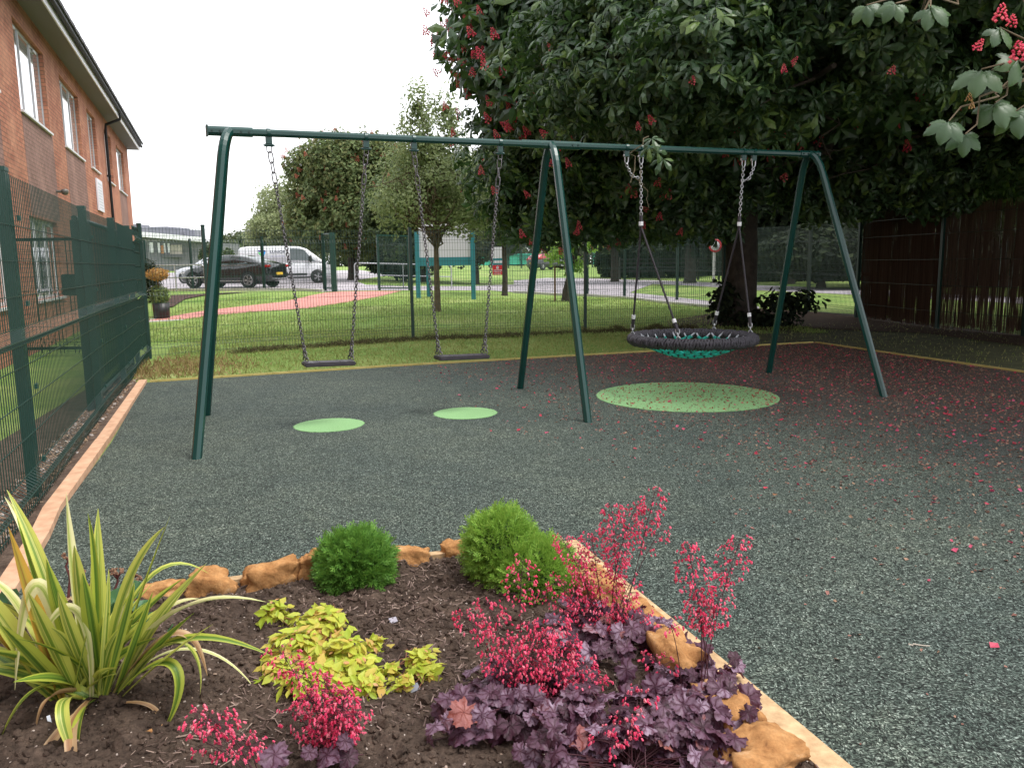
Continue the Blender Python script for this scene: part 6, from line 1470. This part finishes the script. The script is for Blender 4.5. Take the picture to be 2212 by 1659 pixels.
# ---- round-leaved plant behind it with dead flower heads
def bergenia():
    B = P(265, 1370); r_ = empty('round_leaved_plant', (B.x, B.y, zb(B.x, B.y)), 'dark green round glossy leaves with brown dead flower heads behind the striped leaf plant', 'plant')
    n = 15; tv = [(0, 0, -.05)]; tf = []
    for ring, rr in ((0, .55), (1, 1.)):
        for k in range(n): a = 2*math.pi*k/n; q = rr*(1-.18*(k == 0)); tv.append((q*math.cos(a), q*math.sin(a)*.92, .10*rr*rr+.05*math.sin(3*a)*rr))
    v3 = [(0, 1+k, 1+(k+1) % n, 1+(k+1) % n) for k in range(n)]
    tf = [(1+k, 1+n+k, 1+n+(k+1) % n, 1+(k+1) % n) for k in range(n)]
    pos = np.array([AY(x, y, B.y+d) for x, y, d in ((252, 1298, 0), (282, 1275, .05), (215, 1285, .08), (300, 1310, -.05), (262, 1330, -.1), (232, 1325, -.05), (325, 1355, -.12), (345, 1368, -.16), (190, 1310, .0), (18, 1300, -.3), (200, 1345, -.1))])
    K = len(pos); Rm = frames(K, np.array([[.1, -.75, .7]]*K)+RNG.normal(0, .28, (K, 3)), rnd(K, 0, 6.3)); sc = rnd(K, .045, .066)
    # centre disc as a fan of quads with a doubled centre vertex
    tv2 = tv+[(0.001, 0, -.05)]; tf2 = tf+[(0, 1+k, 1+(k+1) % n, len(tv)) for k in range(n)]
    v, f = scatter(tv2, tf2, pos, Rm, sc); m = leafmat('glossy_leaf', [(.030, .095, .035), (.05, .14, .05), (.07, .16, .07)], .25, .15, .6)
    npmesh('leaves', v, f, m, r_, smooth=True)
    mb = MB()
    for p in pos: mb.tube([Vector((B.x+RNG.normal(0, .04), B.y+RNG.normal(0, .03), zb(B.x, B.y))), Vector(p)], .005, 6)
    mb.build('leaf_stalks', mat('leaf_stalk', (.06, .10, .04), .6), r_)
    M_ds = mat('dead_stalk', (.13, .035, .035), .7); M_dh = leafmat('dead_head', [(.16, .08, .05), (.26, .15, .09), (.10, .045, .03)], .9, .05)
    for x, y, yb_ in ((252, 1240, 1330), (290, 1255, 1320), (168, 1240, 1310), (150, 1205, 1290), (190, 1275, 1310)):
        t = AY(x, y, B.y+.12); b = AY(x+RNG.uniform(-6, 6), yb_, B.y+.1); mb = MB(); limb(mb, b, t, .006, .004, .5, 5)
        for k in range(6): a = k*1.05; mb.tube([t-Vector((0, 0, .02)), t+Vector((.022*math.cos(a), .018*math.sin(a), .012))], .003, 5)
        st = mb.build('dead_stalk', M_ds, r_); N = 46; d = RNG.normal(0, 1, (N, 3)); d[:, 2] = abs(d[:, 2])*.5; d /= np.linalg.norm(d, axis=1, keepdims=True)
        v, f = scatter(ico_v, ico_f, np.array(t)+d*[.028, .024, .016]+[0, 0, .008], frames(N, d, rnd(N, 0, 6)), rnd(N, .003, .0065)); npmesh('dead_flower_head', v, f, M_dh, st)
bergenia()
# ---- clipped conifers
def spray():
    """flat forked conifer spray, about one unit long"""
    v, f = [], []
    def seg(a, b, w):
        a, b = np.array(a, float), np.array(b, float); d = b-a; n = np.array([-d[1], d[0], 0]); n = n/np.linalg.norm(n)*w; k = len(v); v.extend([tuple(a-n), tuple(a+n), tuple(b+n*.6), tuple(b-n*.6)]); f.append((k, k+1, k+2, k+3))
    seg((0, 0, 0), (.55, 0, .04), .032); seg((.55, 0, .04), (1, .03, 0), .028)
    for x, s, L in ((.22, 1, .34), (.34, -1, .36), (.5, 1, .34), (.62, -1, .30), (.76, 1, .20)):
        e = (x+L*.78, s*L*.62, .02); seg((x, 0, .03), e, .026); m_ = (x+L*.4, s*L*.32, .02); seg(m_, (m_[0]+L*.42, m_[1]+s*.01, .0), .022)
    return v, f
SPR = spray()
def topiary(label, ells, N, size, cols, base):
    r_ = empty('clipped_conifer', base, label, 'shrub'); p, d = [], []
    A = np.array([e[1][0]**2 for e in ells]); A = A/A.sum()
    for (c, r), a in zip(ells, A):
        n = int(N*a); q = RNG.normal(0, 1, (n, 3)); q /= np.linalg.norm(q, axis=1, keepdims=True); lump = .80+.26*vn(q[:, 0]*3+c[0], q[:, 1]*3, q[:, 2]*3)+.16*vn(q[:, 0]*8+c[0], q[:, 1]*8, q[:, 2]*8); rr = (.70+.36*RNG.random(n)**1.1)*lump
        pp = np.array(c)+q*rr[:, None]*np.array(r); k = pp[:, 2] > .01; p.append(pp[k]); d.append(q[k])
    p, d = np.concatenate(p), np.concatenate(d); K = len(p); out = d+RNG.normal(0, .42, d.shape)+[0, 0, .25]; out /= np.linalg.norm(out, axis=1, keepdims=True)
    s = np.cross(out, RNG.normal(0, 1, d.shape)); s /= np.linalg.norm(s, axis=1, keepdims=True); Rm = np.stack([out, np.cross(s, out), s], 2)
    m = leafmat('conifer_spray', cols, .55, .3); v, f = scatter(SPR[0], SPR[1], p-out*size*.3, Rm, rnd(K, size*.7, size*1.2)); npmesh('foliage', v, f, m, r_)
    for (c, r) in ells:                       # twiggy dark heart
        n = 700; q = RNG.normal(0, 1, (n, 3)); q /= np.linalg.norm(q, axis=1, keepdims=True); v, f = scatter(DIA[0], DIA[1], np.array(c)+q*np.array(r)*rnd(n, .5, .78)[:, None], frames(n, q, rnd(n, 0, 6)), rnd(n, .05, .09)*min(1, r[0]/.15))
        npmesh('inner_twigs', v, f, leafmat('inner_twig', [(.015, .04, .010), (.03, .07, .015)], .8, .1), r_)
    mb = MB(); mb.tube([Vector(base)-Vector((0, 0, .02)), Vector(base)+Vector((0, 0, .1))], .012, 7); mb.build('stem', M_bark, r_)
tb = P(768, 1300); D = tb.y+.13; c = AY(768, 1224, D)
topiary('round mid green clipped conifer ball behind the yellow-green shrub', [((c.x, D, c.z), (.150, .150, .155))], 4600, .062, [(.06, .16, .025), (.11, .26, .04), (.19, .36, .06)], (c.x, D, .03))
D2 = 3.28; c1, c2, c3 = AY(1082, 1178, D2+.05), AY(1150, 1232, D2-.08), AY(1180, 1215, D2-.02)
topiary('large lime green double conifer clump in the corner of the bed', [((c1.x, c1.y, c1.z-.01), (.150, .16, .165)), ((c2.x, c2.y, c2.z-.04), (.165, .16, .165)), ((c3.x, c3.y, c3.z-.05), (.12, .13, .13))], 8600, .060, [(.11, .24, .03), (.21, .38, .05), (.32, .48, .09)], (c2.x, c2.y, .03))
# ---- yellow-green shrublets
def spirea(label, spots, Yc, base, N, size):
    r_ = empty('golden_shrub', base, label, 'shrub'); tv = [(0, 0, 0), (.22, -.20, .02), (.55, -.25, .03), (1, 0, -.05), (.55, .25, .03), (.22, .20, .02), (.5, 0, -.03)]; tf = [(0, 1, 6, 5), (1, 2, 3, 6), (6, 3, 4, 5)]
    P_, D_ = [], []; mb = MB()
    for (x, y, rx, ry, dy) in spots:
        Yl = P(x, y+42).y; c = AY(x, y, Yl); s = Yl/1720; n = int(N*rx*ry/2000); q = RNG.normal(0, 1, (n, 3)); q /= np.linalg.norm(q, axis=1, keepdims=True); P_.append(np.array(c)+q*rnd(n, .45, 1.0)[:, None]*[rx*s, ry*s*1.1, ry*s*1.3]); D_.append(q)
        for k in range(4): e = np.array(c)+RNG.normal(0, .5, 3)*[rx*s, ry*s, ry*s]; limb(mb, Vector(base), e, .0035, .0015, .7, 5)
    p, d = np.concatenate(P_), np.concatenate(D_); p[:, 2] = np.maximum(p[:, 2], .03); K = len(p)
    mb.build('stems', mat('red_stem', (.16, .06, .03), .7), r_)
    m = leafmat('golden_leaf', [(.28, .40, .03), (.40, .50, .05), (.52, .58, .09), (.46, .54, .06), (.58, .36, .10)], .5, .35, .35)
    v, f = scatter(tv, tf, p, frames(K, d*.8+[0, -.25, .9]+RNG.normal(0, .35, d.shape), rnd(K, 0, 6.3)), rnd(K, size*.55, size*1.15)); npmesh('leaves', v, f, m, r_)
    k = RNG.random(K) < .09; q = p[k]+[0, 0, .008]; n = len(q); v, f = scatter(tv, tf, q, frames(n, d[k]+[0, 0, 1.0], rnd(n, 0, 6.3)), rnd(n, size*.3, size*.5)); o = npmesh('young_tips', v, f, leafmat('tip_leaf', [(.55, .28, .10), (.60, .36, .16), (.5, .2, .08)]), r_); tag(o, 'bronze young shoot tips')
spirea('yellow-green leafy shrub in the middle of the bed below the round conifer', [(600, 1330, 35, 26, .14), (690, 1370, 75, 45, .08), (640, 1420, 75, 50, .0), (740, 1440, 75, 55, -.02), (600, 1460, 45, 35, -.02), (790, 1490, 50, 35, -.05), (680, 1480, 80, 40, -.06), (810, 1405, 35, 22, .05), (700, 1330, 35, 22, .14)], 2.72, (P(700, 1500).x, 2.70, .03), 250, .052)
spirea('small yellow-green sprig right of the larger yellow-green shrub', [(905, 1440, 32, 34, 0), (930, 1455, 22, 26, 0), (870, 1478, 30, 16, 0), (840, 1450, 24, 14, .02), (925, 1420, 22, 20, .0)], 2.72, (P(905, 1500).x, 2.70, .03), 240, .045)
# ---- purple-leaved coral bells
def coral_leaf():
    n = 42; v = [(0, 0, 0)]; rings = (.28, .55, .8, 1.0)
    for j, rr in enumerate(rings):
        for k in range(n):
            th = -math.pi+2*math.pi*(k+.5)/n; a = abs(th)/math.pi            # notch at th = pi
            lobe = .70+.27*abs(math.cos(th*3.5+.35*math.sin(th*1.3)))**.6+(.07 if k % 2 else -.05)*(j >= 2); notch = 1-.55*max(0, (a-.86)/.14)
            r_ = rr*(1+(lobe*notch-1)*rr); z = .055*rr*math.cos(7*th+.6)*rr+.05*math.sin(2*th+1)*rr+.13*math.sin(3*th)*rr*rr+.07*math.cos(5*th+1.1)*rr*rr-.14*rr*rr+(.04 if (j == 3 and k % 3 == 0) else 0); v.append((r_*math.cos(th), r_*math.sin(th), z))
    f = []
    for k in range(n): f.append((0, 1+k, 1+(k+1) % n, 0))
    for j in range(3):
        for k in range(n): a = 1+j*n+k; b = 1+j*n+(k+1) % n; f.append((a, a+n, b+n, b))
    return v, f
CL = coral_leaf()
CLV = np.array(CL[0]+[(.002, .0, .0)]); CLF = [(q[0], q[1], q[2], len(CL[0])) if q[0] == 0 else q for q in CL[1]]
def coral_mat():
    m = mat('purple_leaf', (.10, .04, .10), .48, 0, .35); t = NT(m); uv = t.n('UVMap'); g = t.n('NewGeometry')
    sx = t.n('SeparateXYZ'); t.l(uv.outputs[0], sx.inputs[0]); x, y = sx.outputs[0], sx.outputs[1]
    th = t.math('ARCTAN2', y, x); r_ = t.math('SQRT', t.math('ADD', t.math('MULTIPLY', x, x), t.math('MULTIPLY', y, y)))
    thw = t.math('ADD', th, t.math('MULTIPLY', t.math('SINE', t.math('MULTIPLY', r_, 9.0)), .10))
    v1 = t.math('ABSOLUTE', t.math('SINE', t.math('MULTIPLY', thw, 3.5)))
    n = t.n('TexNoise'); n.inputs['Scale'].default_value = 9; n.inputs['Detail'].default_value = 5; t.l(uv.outputs[0], n.inputs[0])
    vv = t.math('ADD', v1, t.math('MULTIPLY', t.math('SUBTRACT', n.outputs[0], .5), 1.5))
    base = t.ramp(g.outputs['Random Per Island'], [(0, (.020, .006, .010)), (.3, (.042, .009, .020)), (.6, (.060, .016, .034)), (.9, (.085, .028, .055)), (1, (.22, .05, .03))])
    light = t.ramp(g.outputs['Random Per Island'], [(0, (.055, .020, .034)), (.3, (.10, .045, .075)), (.6, (.17, .10, .15)), (.92, (.28, .20, .27)), (1, (.30, .09, .06))])
    k = t.ramp(vv, [(.05, (0, 0, 0)), (.85, (1, 1, 1))]); kr = t.ramp(r_, [(.05, (.2, .2, .2)), (.4, (1, 1, 1)), (.85, (.9, .9, .9)), (1.05, (.3, .3, .3))])
    c = t.mix(t.math('MULTIPLY', k, kr), base, light); t.col(c); t.bump(k, .5, .003)
    tr = t.n('BsdfTranslucent'); tr.inputs[0].default_value = (.25, .03, .08, 1); ms = t.n('MixShader'); ms.inputs[0].default_value = .12; o = t.t.nodes['Material Output']
    t.l(t.b.outputs[0], ms.inputs[1]); t.l(tr.outputs[0], ms.inputs[2]); t.l(ms.outputs[0], o.inputs[0]); return m
M_coral = coral_mat(); M_stalk = mat('dark_stalk', (.055, .012, .020), .6)
M_bell = leafmat('bell_flower', [(.58, .03, .09), (.84, .06, .18), (.92, .22, .34), (.80, .04, .14), (.88, .34, .40)], .5, .3, .3, (.95, .10, .2))
BELL = ([(.25*math.cos(a), .25*math.sin(a), 0) for a in (0, 1.57, 3.14, 4.71)]+[(.42*math.cos(a), .42*math.sin(a), .55) for a in (0, 1.57, 3.14, 4.71)]+[(.30*math.cos(a), .30*math.sin(a), 1.0) for a in (.0, 1.57, 3.14, 4.71)]+[(.52*math.cos(a+.78), .52*math.sin(a+.78), 1.22) for a in (0, 1.57, 3.14, 4.71)],
        [(0, 1, 2, 3)]+[(k, (k+1) % 4, 4+(k+1) % 4, 4+k) for k in range(4)]+[(4+k, 4+(k+1) % 4, 8+(k+1) % 4, 8+k) for k in range(4)]+[(8+k, 12+k, 8+(k+1) % 4, 8+k) for k in range(4)])
BELL = (BELL[0]+[(0, 0, .9)], [q if len(set(q)) == 4 else (q[0], q[1], q[2], 16) for q in BELL[1]])
def coral_bells(label, base, leaf_spots, nleaf, spikes, lsize=.040, group='purple-leaved coral bells'):
    """base: ground point; leaf_spots: (view x, view y, rx, ry) leaf cushion; spikes: (tip x, tip y, flower length px, density)"""
    bx, by = base; bz = zb(bx, by); r_ = empty('coral_bells', (bx, by, bz), label, 'plant', group)
    P_, tot = [], sum(a[2]*a[3] for a in leaf_spots)
    for (x, y, rx, ry) in leaf_spots:
        n = max(1, int(nleaf*rx*ry/tot)); u = RNG.normal(0, .55, (n, 2)); u = np.clip(u, -1.1, 1.1)
        for a, b in u:
            g0 = P(x+a*rx, y+b*ry+38); h = .035+.075*max(0, 1-(a*a+b*b)*.6)+RNG.normal(0, .012); P_.append((g0.x, g0.y, zb(g0.x, g0.y)*.5+h))
    p = np.array(P_); K = len(p); out = p-np.array([bx, by, 0]); out[:, 2] = 0; out /= (np.linalg.norm(out, axis=1, keepdims=True)+1e-6)
    n = out*.35+[0, -.35, 1.0]+RNG.normal(0, .42, (K, 3)); yaw = np.arctan2(out[:, 1], out[:, 0])
    z = n/np.linalg.norm(n, axis=1, keepdims=True); x = out+RNG.normal(0, .4, out.shape)-[0, 0, .2]; x = x-z*np.sum(x*z, 1, keepdims=True); x /= np.linalg.norm(x, axis=1, keepdims=True); Rm = np.stack([x, np.cross(z, x), z], 2)
    sc = rnd(K, lsize*.62, lsize*1.18); v, f = scatter(CLV, CLF, p, Rm, sc); uv = np.tile(CLV[:, :2], (K, 1)); npmesh('leaves', v, f, M_coral, r_, uv=uv, smooth=True)
    mb = MB()
    for q in p[::1]: mb.tube(bez((bx+RNG.normal(0, .03), by+RNG.normal(0, .03), bz), (q[0]*.6+bx*.4, q[1]*.6+by*.4, max(.02, q[2]-.02)), q, n=5), .0016, 4)
    mb.build('leaf_stalks', M_stalk, r_)
    for (tx, ty, fl, dens) in spikes:
        Ys = by+RNG.uniform(-.05, .12); T = AY(tx, ty, Ys); b0 = Vector((bx+(T.x-bx)*.18+RNG.normal(0, .02), by+RNG.normal(0, .02), bz)); H = (T-b0).length
        mid = b0.lerp(T, .5)+Vector((RNG.normal(0, .02)-(T.x-bx)*.12, 0, .03)); path = bez(b0, mid, T, n=16); mb = MB(); mb.tube(path, [.0021-.0013*i/16 for i in range(17)], 5)
        fl_m = fl*Ys/1720; N = int(40*dens*fl/100)+9; bp, bd = [], []
        for k in range(N):
            t = 1-(k/N)*min(.92, fl_m/H); i = t*16; i0 = min(15, int(i)); c = path[i0].lerp(path[i0+1], i-i0)
            w_ = .012+.036*math.sin(math.pi*min(1, (k/N)*.9+.12)); a = k*2.4+RNG.normal(0, .4); e = c+Vector((w_*math.cos(a), w_*math.sin(a), RNG.normal(.006, .006)))
            mb.tube([c, c.lerp(e, .6)+Vector((0, 0, .005)), e], .0007, 3, caps=False)
            for j in range(RNG.integers(1, 4)):
                q = e+Vector(RNG.normal(0, .0058, 3)); bp.append(tuple(q)); dn = Vector((math.cos(a)*.5, math.sin(a)*.5, -1))+Vector(RNG.normal(0, .35, 3)); bd.append(tuple(dn))
        st = mb.build('flower_spike', M_stalk, r_, fix=False); K = len(bp)
        v, f = scatter(BELL[0], BELL[1], np.array(bp), frames(K, np.array(bd), rnd(K, 0, 6)), rnd(K, .0058, .0092)); npmesh('bell_flowers', v, f, M_bell, st)
    return r_
coral_bells('purple-leaved coral bells with many pink spikes at the bottom centre of the bed', (.03, 2.28), [(1100, 1560, 95, 60), (1010, 1600, 75, 40), (1200, 1620, 90, 60), (1190, 1510, 60, 35), (1085, 1500, 80, 35), (985, 1570, 45, 30), (1230, 1560, 70, 50)], 150,
    [(1050, 1300, 150, 1.0), (1000, 1322, 90, .8), (1100, 1385, 130, 1.1), (1180, 1370, 160, 1.3), (1240, 1385, 170, 1.4), (1140, 1345, 120, 1.0), (1060, 1420, 90, .9), (1270, 1430, 130, 1.3), (1210, 1330, 110, 1.1), (1130, 1212, 120, .7), (1300, 1470, 90, .9), (1220, 1440, 120, 1.2), (1160, 1440, 100, 1.0)])
coral_bells('purple-leaved coral bells behind the others, below the double conifer, with tall pink spikes', (.33, 2.70), [(1300, 1370, 90, 45), (1260, 1340, 60, 25), (1370, 1380, 60, 50), (1220, 1400, 60, 40), (1400, 1350, 25, 15), (1310, 1440, 80, 40), (1440, 1420, 40, 30)], 110,
    [(1415, 1062, 120, 1.0), (1375, 1092, 190, 1.3), (1320, 1093, 200, 1.3), (1277, 1152, 170, 1.2), (1212, 1160, 150, 1.1), (1365, 1255, 120, 1.2), (1255, 1195, 120, .9), (1340, 1310, 110, 1.3), (1285, 1300, 120, 1.2), (1392, 1330, 90, 1.0), (1160, 1285, 90, .8), (1235, 1285, 110, 1.0), (1195, 1250, 100, .9), (1430, 1140, 80, .4), (1320, 1345, 110, 1.3)])
coral_bells('purple-leaved coral bells at the right edge of the bed with two tall separate spike groups', (.56, 2.26), [(1500, 1530, 85, 45), (1550, 1570, 70, 40), (1450, 1580, 80, 50), (1620, 1600, 30, 20), (1520, 1470, 50, 25), (1420, 1510, 55, 40), (1480, 1620, 90, 40), (1570, 1500, 40, 25)], 150,
    [(1485, 1180, 220, 1.0), (1600, 1163, 130, 1.0), (1557, 1285, 110, 1.0), (1515, 1290, 90, .8), (1445, 1340, 40, .3), (1405, 1420, 60, .7)])
coral_bells('purple-leaved coral bells cut off by the bottom edge between the other two', (.30, 1.98), [(1310, 1650, 110, 45), (1420, 1660, 110, 45), (1200, 1680, 80, 35), (1520, 1670, 90, 40), (1360, 1590, 80, 35), (1260, 1590, 50, 30)], 150, [(1345, 1555, 60, .5), (1300, 1600, 50, .4), (1385, 1500, 40, .3)])
coral_bells('small coral bells with a dense cloud of pink bells at the bottom left of centre', (-.50, 2.08), [(735, 1690, 26, 16), (690, 1700, 20, 10)], 6, [(600, 1400, 110, .5), (665, 1500, 150, 1.2), (700, 1470, 170, 1.3), (745, 1500, 160, 1.3), (650, 1440, 90, .7), (770, 1540, 90, 1.1), (630, 1540, 110, 1.2), (720, 1540, 130, 1.3), (690, 1560, 100, 1.2), (745, 1580, 80, 1.0)], .04)
coral_bells('tiny sparse coral bells with leaning stalks beside the striped leaf plant', (-.62, 1.85), [(600, 1760, 20, 12)], 3, [(420, 1548, 70, .9), (455, 1550, 50, .8), (500, 1600, 60, .6), (535, 1600, 60, .5), (440, 1600, 60, .6)], .04)
# small things in the bed
def plant_label():
    a, b = P(125, 1640), AY(104, 1545, P(125, 1640).y+.03); mb = MB(); mb.bar(a, b, .010, .002); tag(mb.build('plant_label', mat('white_label', (.62, .66, .74), .4)), 'narrow white plastic plant label stuck in the soil under the striped leaf plant', 'label')
plant_label()
for x, y, s, c, lab in ((850, 1376, .016, (.30, .28, .33), 'flat grey slate chip near the orange seedling leaf right of the golden shrub'), (895, 1540, .018, (.19, .20, .24), 'bluish grey slate chip in front of the small golden sprig'), (315, 1345, .0, (.6, .6, .6), '')):
    if not lab: continue
    p = P(x, y); p.z = zb(p.x, p.y)+.012; v, f = scatter([(-1, -.7, 0), (.9, -.9, .1), (1.1, .6, 0), (-.7, .9, .1)], [(0, 1, 2, 3)], np.array([tuple(p)]), frames(1, np.array([[.1, -.5, 1.]]), np.array([.4])), np.array([s])); o = npmesh('slate_chip', v, f, mat('slate', c, .5)); sol = o.modifiers.new('s', 'SOLIDIFY'); sol.thickness = .003; tag(o, lab, 'stone')
print('objects', len(bpy.data.objects), 'polys', sum(len(m.polygons) for m in bpy.data.meshes))
